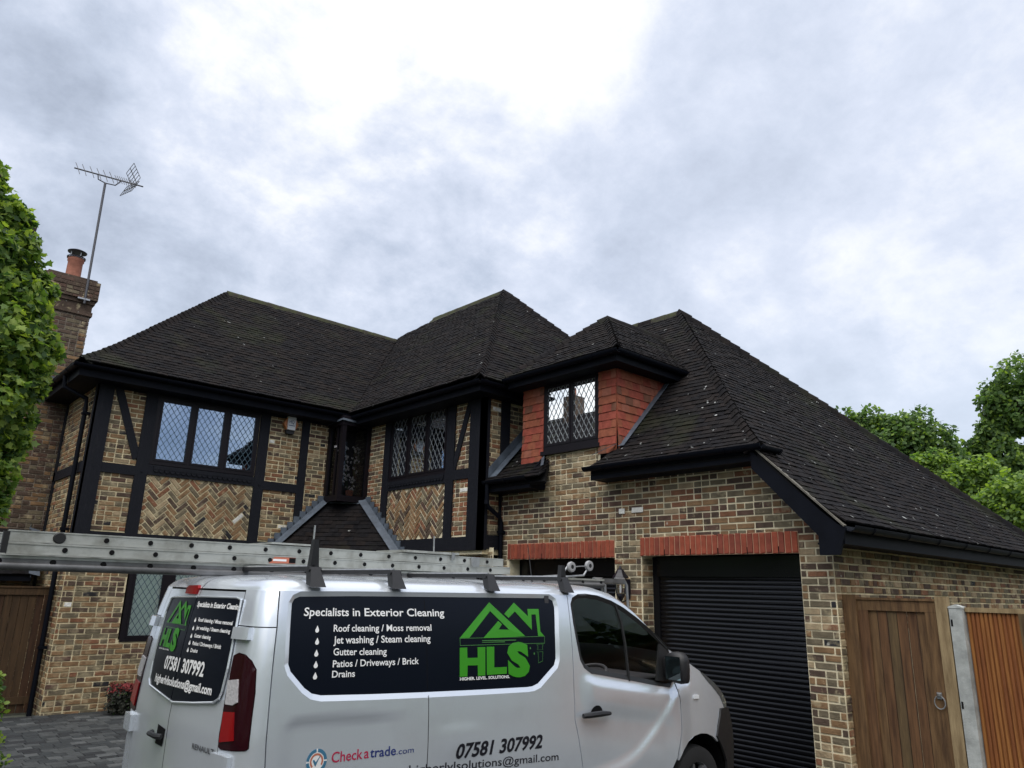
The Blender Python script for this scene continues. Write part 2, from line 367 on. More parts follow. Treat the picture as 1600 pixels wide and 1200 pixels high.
def flush(name, parent, limit=300, reveal=None):
    L_ = PIECES.pop(name, []); vis = [p for p in L_ if not hidden(p[3])]; rest = [p for p in L_ if hidden(p[3])]
    vis.sort(key=lambda p: cam_px(p[3])[2]); rest += vis[limit:]
    for M_, mat, k, c in vis[:limit]:
        o = link(name, ub(mat, k)[1], parent); o.matrix_world = M_
    if rest:
        mb = MB()
        for M_, mat, k, c in rest:
            src = ub(mat, k)[0]; mb.add([M_@Vector(v) for v in src.v], src.f, mat)
        mb.build(name, parent, kind='stuff')
def pick(mats, w):
    return mats[BKEYS.index(random.choices(list(w), list(w.values()))[0])]
W_LEFT = dict(brown=.40, buff=.07, grey=.24, dark=.16, red=.06, plum=.05, white=.003, black=.015)
W_MID = dict(brown=.34, buff=.10, grey=.20, dark=.14, red=.11, plum=.06, orange=.04, white=.008)
W_GAR = dict(red=.20, dark=.17, grey=.20, plum=.11, brown=.24, orange=.025, buff=.055)
W_PIER = dict(brown=.28, buff=.20, grey=.24, dark=.15, red=.06, plum=.06, black=.015)
def bricks(F, u0, u1, z0, z1, holes=(), w=W_LEFT, smear=.5, inside=None, depth=.008, phase=0., longb=.75):
    nz = 0; z = math.floor(z0/.075+1e-6)*.075
    while z < z1-.01:
        a0 = max(z, z0); a1 = min(z+.0605, z1)
        if a1-a0 > .02:
            iv = [(u0, u1)]
            for (h0, h1, g0, g1) in holes:
                if g0 < a1-.012 and g1 > a0+.012:
                    iv = [q for (s, e) in iv for q in ((s, min(e, h0)), (max(s, h1), e)) if q[1]-q[0] > .02]
            k = int(round(z/.075)); off = (k % 2)*.1125+phase
            for (s, e) in iv:
                u = math.floor((s-off)/.225)*.225+off
                while u < e:
                    segs = [(u, u+.215)]
                    if random.random() > longb: segs = [(u, u+.1025), (u+.1125, u+.215)]
                    for (p, q) in segs:
                        p = max(p, s); q = min(q, e)
                        if q-p > .03 and (inside is None or inside((p+q)/2, (a0+a1)/2)):
                            mats = BM_SMEAR if random.random() < smear else BM_CLEAN
                            piece('brick', F, (p+q)/2+random.uniform(-.002, .002), (a0+a1)/2+random.uniform(-.002, .002), q-p-random.uniform(.004, .012), a1-a0-random.uniform(0, .006), .001, depth+random.uniform(-.003, .004), pick(mats, w))
                    u += .225
        z += .075
def herring(F, u0, u1, z0, z1, w, smear):
    c, s = math.cos(math.pi/4), math.sin(math.pi/4); cx, cz = (u0+u1)/2, (z0+z1)/2; g = .075
    for i in range(-26, 27):
        for j in range(-26, 27):
            mm = (i-j) % 6
            if mm == 0: x0, y0, x1, y1, rot = i, j, i+3, j+1, math.pi/4
            elif mm == 5: x0, y0, x1, y1, rot = i, j, i+1, j+3, math.pi/4+math.pi/2
            else: continue
            mx_, my = (x0+x1)/2*g, (y0+y1)/2*g
            U, Z = cx+mx_*c-my*s, cz+mx_*s+my*c
            if u0-.04 < U < u1+.04 and z0-.04 < Z < z1+.04:
                mats = BM_SMEAR if random.random() < smear else BM_CLEAN
                # shorten pieces that would run past the timber border
                ln = .215; dx, dz = c*abs(ln)/2, s*ln/2
                if not (u0 < U-dx and U+dx < u1 and z0 < Z-dz and Z+dz < z1):
                    ex = max(u0-(U-dx), (U+dx)-u1, z0-(Z-dz), (Z+dz)-z1)/c
                    if ex > .15: continue
                    ln -= ex
                    # move the centre inward along the brick
                    dirs = (math.cos(rot), math.sin(rot)); sg = 1 if (dirs[0]*(cx-U)+dirs[1]*(cz-Z)) > 0 else -1
                    over_u = U-dx < u0 or U+dx > u1
                    sg = (1 if (cx-U)*dirs[0] > 0 else -1) if over_u else (1 if (cz-Z)*dirs[1] > 0 else -1)
                    U += dirs[0]*sg*ex/2; Z += dirs[1]*sg*ex/2
                piece('brick', F, U, Z, ln-random.uniform(.003, .013),   .063-random.uniform(0, .008), .001, .009+random.uniform(-.004, .006), pick(mats, w), rot)
def backing(name, F, outer, holes, parent, mat, d=0., thick=.25):
    v, f = cdt(outer, [[(a, c), (b, c), (b, e), (a, e)] for a, b, c, e in holes]); mb = MB()
    if (F.u.cross(Vector((0, 0, 1)))).dot(F.n) < 0: f = [q[::-1] for q in f]
    mb.add([F(p[0], p[1], d) for p in v], f, mat)
    for a, b, c, e in holes:   # reveals
        for (p, q) in (((a, c), (a, e)), ((a, e), (b, e)), ((b, e), (b, c)), ((b, c), (a, c))):
            mb.add([F(*p, d), F(*q, d), F(*q, d-thick), F(*p, d-thick)], [(0, 1, 2, 3)], mat)
    return mb.build(name, parent)

# ---------------------------------------------------------------- roofing
def sutherland(P, f): return f
UT = {}
def tile_mesh(mat, k):
    if (mat, k) not in UT:
        r = random.Random(k*7+3); a, b, c = r.uniform(-.12, .12), r.uniform(-.12, .12), r.uniform(-.02, .02)
        v = [(-.5, 0+c, 0), (.5, 0-c, 0), (.5, 1, -.3), (-.5, 1, -.3), (-.5, 0+c, 1+a), (0, 0, 1.18), (.5, 0-c, 1+b), (.5, 1, .25), (-.5, 1, .25)]
        f = [(4, 5, 8), (5, 7, 8), (5, 6, 7), (0, 1, 6, 5, 4), (1, 2, 7, 6), (3, 0, 4, 8)]
        mb = MB(); mb.add(v, f, mat); me = bpy.data.meshes.new('tile'); me.from_pydata(v, [], f); me.materials.append(mat); me.update(); UT[(mat, k)] = (mb, me)
    return UT[(mat, k)]
TILELIST = {}
def tiles(name, O, U, V, poly, mats, gauge=.1, width=.165, thick=.018, bell=.07, bell_len=.8, v0=0., jit=1., wts=None):
    """tile a planar roof slope; poly in (u,v) on plane O + u U + v V, V up the slope"""
    O = Vector(O); U = Vector(U).normalized(); V = Vector(V).normalized(); Nn = U.cross(V)
    if Nn.z < 0 or (abs(Nn.z) < .01 and Nn.dot(Vector((-1, -1, 0))) < 0): Nn = -Nn
    lift = lambda v: bell*(1-min(1, max(0, v)/bell_len))**2 if bell else 0.
    v = v0+min(p[1] for p in poly); vmax = max(p[1] for p in poly); k = 0; n = 0
    while v < vmax-.02:
        vm = v+gauge*.5; xs = []
        for i in range(len(poly)):
            (a, b), (c, d) = poly[i-1], poly[i]
            if (b > vm) != (d > vm): xs.append(a+(c-a)*(vm-b)/(d-b))
        xs.sort()
        for s, e in zip(xs[::2], xs[1::2]):
            u = math.floor(s/width)*width-(k % 2)*width/2-width*.5
            while u < e:
                p, q = max(u+.0015, s), min(u+width-.0015, e)
                if q-p > .03:
                    j = random.uniform(-.004, .004)*jit; vv = v+random.uniform(-.004, .004)*jit
                    base = O+U*((p+q)/2)+V*vv+Nn*(lift(vv)+.012+j); top = O+U*((p+q)/2)+V*(vv+gauge*1.5)+Nn*(lift(vv+gauge*1.5)+.012+j)
                    T = top-base; nn = U.cross(T).normalized(); nn = nn if nn.dot(Nn) > 0 else -nn
                    X = U*(q-p)
                    X = X+nn*random.uniform(-.004, .004)*jit
                    M_ = Matrix(((X.x, T.x, nn.x*thick, base.x), (X.y, T.y, nn.y*thick, base.y), (X.z, T.z, nn.z*thick, base.z), (0, 0, 0, 1)))
                    mat = random.choices(mats, wts)[0] if wts else random.choice(mats)
                    TILELIST.setdefault(name, []).append((M_, mat, random.randrange(4), base)); n += 1
                u += width
        v += gauge; k += 1
    return n
def flush_tiles(name, parent, limit=300):
    L_ = TILELIST.pop(name, []); vis = [p for p in L_ if not hidden(p[3])]; rest = [p for p in L_ if hidden(p[3])]
    vis.sort(key=lambda p: cam_px(p[3])[2]); rest += vis[limit:]
    for M_, mat, k, c in vis[:limit]:
        o = link(name, tile_mesh(mat, k)[1], parent); o.matrix_world = M_
    if rest:
        mb = MB()
        for M_, mat, k, c in rest:
            src = tile_mesh(mat, k)[0]; mb.add([M_@Vector(v) for v in src.v], src.f, mat)
        mb.build(name, parent, kind='stuff')
def hip_line(P0, P1, A, B, parent, gauge=.13, w=.15, mats=None, up=.035, ridge=False, bell=.07, bell_len=1.1):
    """bonnet tiles along a hip: A, B are unit vectors lying in the two slopes, pointing away from the hip and down"""
    P0 = Vector(P0); P1 = Vector(P1); A = Vector(A).normalized(); B = Vector(B).normalized(); ln = (P1-P0).length; T = (P1-P0)/ln
    n = max(1, int(ln/gauge)); up_ = -(A+B).normalized(); mats = mats or TILES
    for i in range(n):
        mb = MB(); t0 = i*ln/n; t1 = t0+ln/n*(1.35 if not ridge else 1.0)
        def ring(t, h, s):
            lf = bell*(1-min(1, t/bell_len))**2 if bell else 0
            p = P0+T*t+Vector((0, 0, 1))*lf
            return [p+A*w*s+up_*(h-.02), p+A*w*.5*s+up_*(h+.002), p+A*.035+up_*(h+up*.9), p+up_*(h+up*1.15), p+B*.035+up_*(h+up*.9), p+B*w*.5*s+up_*(h+.002), p+B*w*s+up_*(h-.02)]
        hj = random.uniform(-.003, .004)
        r0 = ring(t0, .034+hj, 1.04); r0b = ring(t0, .010+hj, 1.0); r1 = ring(t1, .010+hj if not ridge else .03, .98)
        k = len(r0)
        mb.add(r0+r1+r0b, [(j, j+1, k+j+1, k+j) for j in range(k-1)]+[(2*k+j, 2*k+j+1, j+1, j) for j in range(k-1)], random.choice(mats))
        mb.build('ridge_tile' if ridge else 'hip_tile', parent)
def slab(name, pts, mat, parent, th=.05):
    pts = [Vector(p) for p in pts]; nn = (pts[1]-pts[0]).cross(pts[2]-pts[0]).normalized(); nn = nn if nn.z > 0 else -nn
    k = len(pts); mb = MB(); mb.add(pts+[p-nn*th for p in pts], [tuple(range(k)), tuple(range(2*k-1, k-1, -1))]+[(i, (i+1) % k, k+(i+1) % k, k+i) for i in range(k)], mat)
    return mb.build(name, parent)
def slope(name_parent, pts, ui, mats=TILES, bell=.07, slabname='roof_slab', tname='roof_tile', gauge=.1, slab_lift=-.0, v0=0., width=.165, wts=None):
    """pts: 3D polygon, first two points along the eave; tiles clipped to it"""
    P = [Vector(p) for p in pts]; O = P[0]; U = (P[1]-P[0]); U.z = 0; U.normalize()
    nn = (P[1]-P[0]).cross(P[2]-P[1]).normalized(); nn = nn if nn.z > 0 else -nn
    V = nn.cross(U).normalized(); V = V if V.z > 0 else -V
    poly = [((p-O).dot(U), (p-O).dot(V)) for p in P]
    tiles(tname, O, U, V, poly, mats, gauge=gauge, bell=bell, v0=v0, width=width, wts=wts)
    slab(slabname, [p-nn*.004 for p in P], BLACKM, name_parent)
    return O, U, V, nn

def window(F, u0, u1, z0, z1, panes, parent, glass, came=CAME, fw=.055, d=-.03, room=.9, pw=.105, ph=.165, name='window', cw=.006, back=None, mull=True, sash=True, cd=.004):
    """frame with casements; panes = [(u0,u1,z0,z1)]"""
    mb = MB()
    cells_u = sorted(set([u0, u1]+[p[0] for p in panes]+[p[1] for p in panes])); pz0 = min(p[2] for p in panes); pz1 = max(p[3] for p in panes)
    F.box(mb, u0, u1, z0, pz0, d-.04, d+.018, FRAME); F.box(mb, u0, u1, pz1, z1, d-.04, d+.018, FRAME)
    ps = sorted(panes); edges = [u0]+[x for p in ps for x in (p[0], p[1])]+[u1]
    for a, b in zip(edges[::2], edges[1::2]): F.box(mb, a, b, pz0, pz1, d-.04, d+.018, FRAME)
    fo = mb.build(name, parent)
    sm = MB()
    for (a, b, c, e) in ps:
        for q in ((a-.03, a+.004, c-.03, e+.03), (b-.004, b+.03, c-.03, e+.03), (a+.004, b-.004, c-.03, c+.004), (a+.004, b-.004, e-.004, e+.03)):
            F.box(sm, *q, d+.0185, d+.026, FRAME)
    if sash: sm.build('casement_frame', fo)
    for i, (a, b, c, e) in enumerate(ps):
        g = MB(); g.add([F(a, c, d), F(b, c, d), F(b, e, d), F(a, e, d)], [(0, 1, 2, 3)], glass[i] if isinstance(glass, list) else glass); g.build('pane', fo)
        cm = MB(); mz = ph/pw
        # diamonds
        for sg in (1, -1):
            k = -int((e-c)/mz/pw)-2
            while k*pw < (b-a)+(e-c)/mz+pw:
                ub_ = a+k*pw if sg == 1 else a+k*pw
                # line: u = ub_ + sg*(z-c)/mz
                pts = []
                zlo, zhi = c, e
                if sg == 1: zlo = max(c, c+(a-ub_)*mz); zhi = min(e, c+(b-ub_)*mz)
                else: zlo = max(c, c+(ub_-b)*mz); zhi = min(e, c+(ub_-a)*mz)
                if zhi-zlo > .01:
                    F.beam(cm, (ub_+sg*(zlo-c)/mz, zlo), (ub_+sg*(zhi-c)/mz, zhi), cw, d+.002, d+.002+cd, came)
                k += 1
        cm.build('lead_came', fo)
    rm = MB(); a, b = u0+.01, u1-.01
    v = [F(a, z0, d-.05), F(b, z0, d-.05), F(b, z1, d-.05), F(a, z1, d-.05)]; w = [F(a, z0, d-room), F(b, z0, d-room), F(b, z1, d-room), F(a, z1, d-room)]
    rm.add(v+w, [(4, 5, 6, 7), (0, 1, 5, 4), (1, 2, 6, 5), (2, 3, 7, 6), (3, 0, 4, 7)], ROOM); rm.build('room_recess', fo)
    return fo
def scallops(F, u0, u1, z1, parent, d0=.036, r=.042):
    mb = MB(); n = int((u1-u0)/(2*r)); r = (u1-u0)/n/2; F.box(mb, u0, u1, z1-.05, z1, d0-.03, d0+.014, TIMBER)
    for i in range(n):
        c = u0+(2*i+1)*r; P = [(c-r*.96, z1-.05), (c+r*.96, z1-.05)]+[(c+r*.96*math.cos(a), z1-.05-r*1.05*math.sin(a)) for a in (math.pi*k/8 for k in range(1, 8))]
        F.prism(mb, P, d0-.02, d0+.01, TIMBER)
    mb.build('scalloped_band', parent)
# ================================================================ HOUSE
HOUSE = thing('house', 'two-storey brick house with black timbers, leaded windows, dark tiled roofs and double garage', 'house')
YL, XM, XG, YC_ = 12.7, 7.3, 7.65, 8.73
FL = Frame((0, YL, 0), (1, 0, 0), (0, -1, 0)); FM = Frame((XM, 0, 0), (0, 1, 0), (-1, 0, 0)); FG = Frame((XG, 0, 0), (0, 1, 0), (-1, 0, 0))
FS = Frame((2.65, 0, 0), (0, 1, 0), (-1, 0, 0)); FC = Frame((0, YC_, 0), (1, 0, 0), (0, -1, 0)); FR = Frame((0, 3.53, 0), (1, 0, 0), (0, -1, 0))
def hpart(name): return link(name, None, HOUSE)
# --- left wing front
lw = backing('brick_wall', FL, [(2.65, 0), (7.3, 0), (7.3, 4.98), (2.65, 4.98)], [(3.50, 5.30, 1.02, 2.16), (3.54, 5.30, 3.70, 4.86)], HOUSE, MORTAR_D)
winL = (3.50, 5.30, .99, 2.16); winU = (3.50, 5.34, 3.62, 4.9)
panel = (3.545, 5.305, 2.60, 3.535)
tris = lambda u, z: True
bricks(FL, 2.65, 7.3, 0.0, 2.42, [winL], W_LEFT, .75, lambda u, z: u < 5.6 or z > .9)
bricks(FL, 2.86, 3.36, 2.60, 4.84, [], W_LEFT, .6); bricks(FL, 5.49, 6.12, 2.60, 4.84, [], W_LEFT, .35); bricks(FL, 6.27, 6.72, 2.5, 4.9, [], W_LEFT, .4)
herring(FL, *panel, dict(brown=.42, buff=.12, grey=.2, dark=.1, red=.1, black=.03, white=.012), .65)
mb = MB()
def tb(F, u0, u1, z0, z1, d1=.035, d0=-.0): F.box(mb, u0, u1, z0, z1, d0, d1, TIMBER)
tb(FL, 2.62, 2.865, 2.425, 4.98, .045); tb(FL, 3.355, 3.54, 2.60, 4.98); tb(FL, 5.31, 5.49, 2.60, 4.98); tb(FL, 6.12, 6.27, 2.2, 4.98)
tb(FL, 2.865, 6.12, 2.425, 2.60); tb(FL, 2.865, 3.355, 3.50, 3.65); tb(FL, 5.49, 6.12, 3.50, 3.65); tb(FL, 3.54, 5.31, 3.535, 3.70, .03)
tb(FL, 2.865, 7.3, 4.84, 4.98, .033)
FL.beam(mb, (2.93, 4.86), (3.35, 3.77), .12, 0, .028, TIMBER)
for u in (2.75, 3.45, 5.4):                      # oak pegs at the joints
    for z in (3.57, 2.52): FL.box(mb, u-.012, u+.012, z-.012, z+.012, .035, .05, TIMBER)
# --- side wall of the left wing (faces the gate side)
backing('brick_wall', FS, [(12.7, 0), (18.6, 0), (18.6, 4.98), (12.7, 4.98)], [], HOUSE, MORTAR_D)
bricks(FS, 12.72, 14.7, 0, 2.42, [], W_LEFT, .7); bricks(FS, 12.95, 14.62, 2.55, 3.48, [], W_LEFT, .6); bricks(FS, 12.95, 14.62, 3.66, 4.9, [], W_LEFT, .5)
tb(FS, 12.655, 12.78, 2.425, 4.98, .03); tb(FS, 12.78, 14.75, 3.49, 3.65, .03); tb(FS, 14.62, 14.78, 0, 4.98, .03); tb(FS, 12.78, 14.62, 2.42, 2.55, .03)
bricks(FS, 12.79, 12.93, 2.56, 4.9, [], W_LEFT, .7)
# --- middle wing, wall facing the drive
holes = [(9.70, 11.43, 3.72, 4.92)]
backing('brick_wall', FM, [(8.73, 2.4), (12.7, 2.4), (12.7, 4.98), (8.73, 4.98)], holes, HOUSE, MORTAR)
FM2 = Frame((7.42, 0, 0), (0, 1, 0), (-1, 0, 0)); backing('brick_wall', FM2, [(8.60, 0), (12.7, 0), (12.7, 2.5), (8.60, 2.5)], [], HOUSE, MORTAR)
bricks(FM2, 8.62, 12.68, 0, 2.44, [], W_MID, .3, lambda u, z: z > 1.6)
bricks(FM, 11.62, 12.2, 2.5, 4.9, [], W_MID, .45); bricks(FM, 9.08, 9.50, 2.67, 3.58, [], dict(brown=.2, red=.3, orange=.18, dark=.12, grey=.12, white=.06), .2); bricks(FM, 9.08, 9.50, 3.74, 4.86, [], W_MID, .35)
herring(FM, 9.70, 11.43, 2.67, 3.555, dict(brown=.45, red=.13, grey=.2, dark=.15, plum=.07), .12)
tb(FM, 8.70, 9.085, 2.46, 4.98, .045); tb(FM, 9.495, 9.70, 2.67, 4.98); tb(FM, 11.43, 11.62, 2.67, 4.98); tb(FM, 9.085, 11.9, 2.46, 2.67, .04); tb(FM, 9.085, 9.495, 3.58, 3.74)
tb(FM, 9.70, 11.43, 3.555, 3.72, .03); tb(FM, 9.085, 12.2, 4.86, 4.98, .033)
FM.beam(mb, (9.10, 4.90), (9.51, 3.74), .11, 0, .028, TIMBER)
# --- middle wing, return wall above the garage roof
FC.box(mb, 7.255, 7.36, 2.46, 4.98, -.1, .03, TIMBER)
backing('brick_wall', FC, [(7.3, 2.4), (9.9, 2.4), (9.9, 4.98), (7.3, 4.98)], [], HOUSE, MORTAR_D)
bricks(FC, 7.37, 7.60, 2.70, 4.9, [], W_MID, .5); bricks(FC, 7.78, 8.6, 3.5, 4.8, [], W_MID, .5)
tb(FC, 7.60, 7.78, 2.7, 4.98, .03); tb(FC, 7.36, 7.66, 2.48, 2.69, .03); tb(FC, 7.36, 9.9, 4.86, 4.98, .03)
mb.build('timber_frame', HOUSE)
# --- garage front
door1, door2 = (6.43, 8.50, 0, 2.34), (3.89, 5.99, 0, 2.355)
backing('brick_wall', FG, [(3.53, 0), (8.73, 0), (8.73, 3.5), (7.77, 3.5), (7.77, 3.93), (6.665, 3.93), (6.665, 3.42), (4.3, 3.42), (3.53, 2.66)], [door1, door2], HOUSE, MORTAR, thick=.3)
arch1, arch2 = (6.425, 8.53, 2.33, 2.56), (3.885, 6.0, 2.345, 2.575)
def gi(u, z): return (z < 3.45 and z < 2.70+(u-3.53)*1.02) or (6.68 < u < 7.76 and z < 3.9)
bricks(FG, 6.70, 7.76, 3.15, 3.93, [], dict(buff=.4, brown=.3, grey=.2, dark=.1), .85, gi)
bricks(FG, 3.535, 8.72, 2.55, 3.45, [(6.70, 7.76, 3.15, 4)], W_GAR, .07, gi)
bricks(FG, 3.535, 3.885, 0, 2.56, [], W_PIER, .55, gi); bricks(FG, 6.0, 6.425, 0, 2.56, [], W_PIER, .7, gi); bricks(FG, 8.53, 8.72, 0, 2.56, [], W_MID, .3, gi)
FJ = Frame((0, 5.99, 0), (1, 0, 0), (0, -1, 0)); bricks(FJ, 7.655, 7.86, 0, 2.33, [], W_PIER, .7)
def soldier(F, u0, u1, z0, z1):
    n = int(round((u1-u0)/.075)); w = (u1-u0)/n
    for i in range(n): piece('soldier_brick', F, u0+(i+.5)*w, (z0+z1)/2, w-.012, z1-z0-.008, .002, .02+random.uniform(-.002, .003), random.choice(LINTEL))
    b = MB(); F.box(b, u0, u1, z0, z1, 0, .012, PINKMORTAR)
    for i in range(3, n, 5): F.box(b, u0+i*w-.004, u0+i*w+.004, z0, z0+.075, .012, .023, BLACKM)
    b.build('lintel_mortar', HOUSE)
soldier(FG, *arch1); soldier(FG, *arch2)
FMl = FM2; soldier(FMl, 9.75, 11.2, 2.27, 2.455)
# white repair patches on the garage brickwork
for u0, u1, z in ((6.24, 6.335, 2.925), (5.94, 6.12, 2.925)): piece('brick', FG, (u0+u1)/2, z, u1-u0, .066, .012, .012, BM_CLEAN[BKEYS.index('white')])
# garage shutters
for (u0, u1, z0, z1) in (door1, door2):
    door = MB(); F = FG
    F.box(door, u0+.0, u0+.09, 0, 2.34, -.32, -.22, BLACKM); F.box(door, u1-.09, u1, 0, 2.34, -.32, -.22, BLACKM); F.box(door, u0+.09, u1-.09, 2.10, 2.34, -.34, -.19, SHUTTER)
    F.box(door, u0-.1, u1+.1, 0, 2.6, -.40, -.36, BLACKM); do = door.build('garage_door', HOUSE)
    prof = [(0, 0.0), (.006, .010), (.0085, .022), (.006, .034), (0.0, .046), (-.004, .0475), (-.004, .053)]
    sm = MB(); vs = []
    for (d, z) in prof: vs += [(u0+.09, z, d), (u1-.09, z, d)]
    sm.add([F(a, b, -.24+c) for a, b, c in vs], [(2*i, 2*i+1, 2*i+3, 2*i+2) for i in range(len(prof)-1)], SHUTTER)
    o = sm.build('shutter_slat', do, smooth=True)
    for k in range(1, 40):
        c = o.copy(); COL.objects.link(c); c.parent = do; c.location = (0, 0, k*.053)
    o.location = (0, 0, 0)
# --- garage flank
backing('brick_wall', FR, [(7.65, 0), (15.0, 0), (15.0, 2.62), (7.65, 2.62)], [], HOUSE, MORTAR_D)
bricks(FR, 7.655, 11.2, 0, 2.5, [], W_PIER, .65, lambda u, z: u < 7.95 or z > 1.6)
bricks(FR, 11.2, 14.6, 1.6, 2.5, [], W_PIER, .6)
# --- dormer
FD1 = Frame((7.65, 0, 0), (0, 1, 0), (-1, 0, 0))
dorm = hpart('dormer')
b = MB(); FD1.box(b, 6.36, 6.665, 3.70, 4.96, -.1, -.002, BLACKM); FD1.box(b, 7.755, 8.25, 3.70, 4.96, -.1, -.002, BLACKM); FD1.box(b, 6.30, 8.3, 4.90, 5.0, -.1, .02, FASCIA)
b.add([(7.66, 6.362, 3.7), (7.66, 6.362, 4.98), (8.95, 6.362, 4.98)], [(0, 1, 2)], BLACKM); b.build('dormer_boarding', dorm)
def hung(F, poly, off=0):   # hanging clay tiles, courses of .115
    z = 3.72; k = 0; G = .1165; Wd_ = .165
    while z < 4.95:
        zm = z+.02; xs = []
        for i in range(len(poly)):
            (a, b_), (c, d) = poly[i-1], poly[i]
            if (b_ > zm) != (d > zm): xs.append(a+(c-a)*(zm-b_)/(d-b_))
        xs.sort()
        if len(xs) >= 2:
            s, e = xs[0], xs[-1]; u = s-(k % 2)*Wd_/2
            while u < e-.01:
                p, q = max(u, s)+.001, min(u+Wd_, e)-.001
                if q-p > .02:
                    cc = F((p+q)/2, z, .016+random.uniform(0, .003)+.018*max(0, 1-(z-3.72)/.45)); T = F((p+q)/2, z+G*1.5, .003)-F((p+q)/2, z, .004); nn = F.n
                    X = F.u*(q-p); Mx = Matrix(((X.x, T.x, nn.x*.024, cc.x), (X.y, T.y, nn.y*.024, cc.y), (X.z, T.z, nn.z*.024, cc.z), (0, 0, 0, 1)))
                    mat = random.choices(CLAY, (.5, .3, .12, .08) if random.random() < .85 else (.1, .3, .2, .4))[0]; o = link('hanging_tile', tile_mesh(mat, random.randrange(4))[1], dorm); o.matrix_world = Mx
                u += Wd_
        z += G; k += 1
hung(FD1, [(6.345, 3.70), (6.66, 3.70), (6.66, 4.97), (6.345, 4.97)]); hung(FD1, [(7.76, 3.70), (8.22, 3.70), (8.22, 4.97), (7.76, 4.97)])
FD2 = Frame((0, 6.36, 0), (1, 0, 0), (0, -1, 0)); hung(FD2, [(7.63, 3.70), (7.70, 3.75), (8.93, 4.98), (7.63, 4.98)])
window(FG, 6.665, 7.76, 3.86, 4.92, [(6.725, 7.165, 3.99, 4.85), (7.235, 7.695, 3.99, 4.85)], HOUSE, GLASS_DORM, CAME, d=.012, pw=.094, ph=.16, cw=.005)
b = MB(); FG.box(b, 6.63, 7.79, 3.83, 3.885, -.02, .07, FRAME); b.build('window_sill', HOUSE)
# --- windows
window(FL, 3.545, 5.30, 3.71, 4.86, [(3.63, 4.09, 3.80, 4.76), (4.20, 4.66, 3.80, 4.76), (4.78, 5.22, 3.80, 4.76)], HOUSE, GLASS_SKY, CAME_D, d=.0, pw=.094, ph=.135, cw=.007)
gw = window(FL, 3.52, 5.30, .99, 2.16, [(3.62, 4.02, 1.075, 2.085), (4.21, 4.61, 1.075, 2.085), (4.80, 5.20, 1.075, 2.085)], HOUSE, GLASS_PALE, CAME_D, d=.0, pw=.094, ph=.145, cw=.007)
b = MB(); FL.box(b, 3.57, 5.25, 1.03, 2.12, -.022, -.012, BLIND); b.build('roller_blind', gw)
mw = window(FM, 9.70, 11.43, 3.72, 4.90, [(9.77, 10.24, 3.81, 4.83), (10.335, 10.80, 3.81, 4.83), (10.90, 11.36, 3.80, 4.84)], HOUSE, GLASS_DARK, CAME, d=.0, pw=.116, ph=.19, cw=.0045)
b = MB(); FM.box(b, 10.9, 11.36, 3.78, 4.86, -.12, -.10, CURTAIN); b.build('curtain', mw)
b = MB(); FM.box(b, 10.36, 10.5, 4.20, 4.40, -.3, -.28, BLIND); b.build('wall_calendar', mw)
scallops(FL, 3.62, 5.26, 3.68, HOUSE); scallops(FM, 9.74, 11.40, 3.70, HOUSE)
# corner bay window
bay = hpart('bay_window'); bx, by = 6.69, 12.17
b = MB(); z0, z1 = 3.40, 4.98
b.box((bx-.03, by-.03, z0-.02), (7.3, 12.7, z0+.09), FRAME); b.box((bx-.03, by-.03, 4.80), (7.3, 12.7, z1), FRAME)
for (x, y) in ((bx-.02, by-.02), (7.22, by-.02), (bx-.02, 12.60)): b.box((x, y, z0+.09), (x+.085, y+.085, 4.80), FRAME)
b.box((bx, 12.35, z0+.09), (bx+.03, 12.40, 4.8), FRAME)
b.build('bay_frame', bay)
b = MB(); b.add([(bx+.02, 12.60, z0+.09), (bx+.02, by+.06, z0+.09), (bx+.02, by+.06, 4.8), (bx+.02, 12.60, 4.8)], [(0, 1, 2, 3)], GLASS_DARK); b.build('pane', bay)
b = MB(); b.add([(bx+.06, by+.02, z0+.09), (7.22, by+.02, z0+.09), (7.22, by+.02, 4.8), (bx+.06, by+.02, 4.8)], [(0, 1, 2, 3)], GLASS_DARK); b.build('pane', bay)
FB = Frame((0, by+.02, 0), (1, 0, 0), (0, -1, 0)); b = MB()
for sg in (1, -1):
    for k in range(-14, 14):
        u_ = bx+.06+k*.094; m_ = 1.6; c0, e0 = z0+.09, 4.8; A_, B_ = bx+.06, 7.22
        lo = max(c0, c0+((A_-u_) if sg == 1 else (u_-B_))*m_); hi = min(e0, c0+((B_-u_) if sg == 1 else (u_-A_))*m_)
        if hi-lo > .02: FB.beam(b, (u_+sg*(lo-c0)/m_, lo), (u_+sg*(hi-c0)/m_, hi), .003, .002, .004, FRAME)
b.build('lead_came', bay)
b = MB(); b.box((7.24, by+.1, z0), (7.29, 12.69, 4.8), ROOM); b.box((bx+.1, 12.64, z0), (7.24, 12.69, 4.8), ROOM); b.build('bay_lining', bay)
b = MB()   # lead cap with a curved peak
for i in range(12):
    pass
ring0 = [(bx-.05, 12.70, 4.88), (bx-.05, by-.05, 4.92), (7.3, by-.05, 4.88)]; ring1 = [(bx-.06, 12.70, 4.84), (bx-.06, by-.06, 4.88), (7.3, by-.06, 4.84)]
b.add(ring0+ring1+[(7.2, 12.6, 4.97)], [(0, 3, 4, 1), (1, 4, 5, 2), (0, 1, 6), (1, 2, 6)], LEAD); b.build('lead_cap', bay)
fl = thing('orchid_plant', 'white flowering plant on the sill inside the dark corner bay window', 'plant'); b = MB(); st = MB()
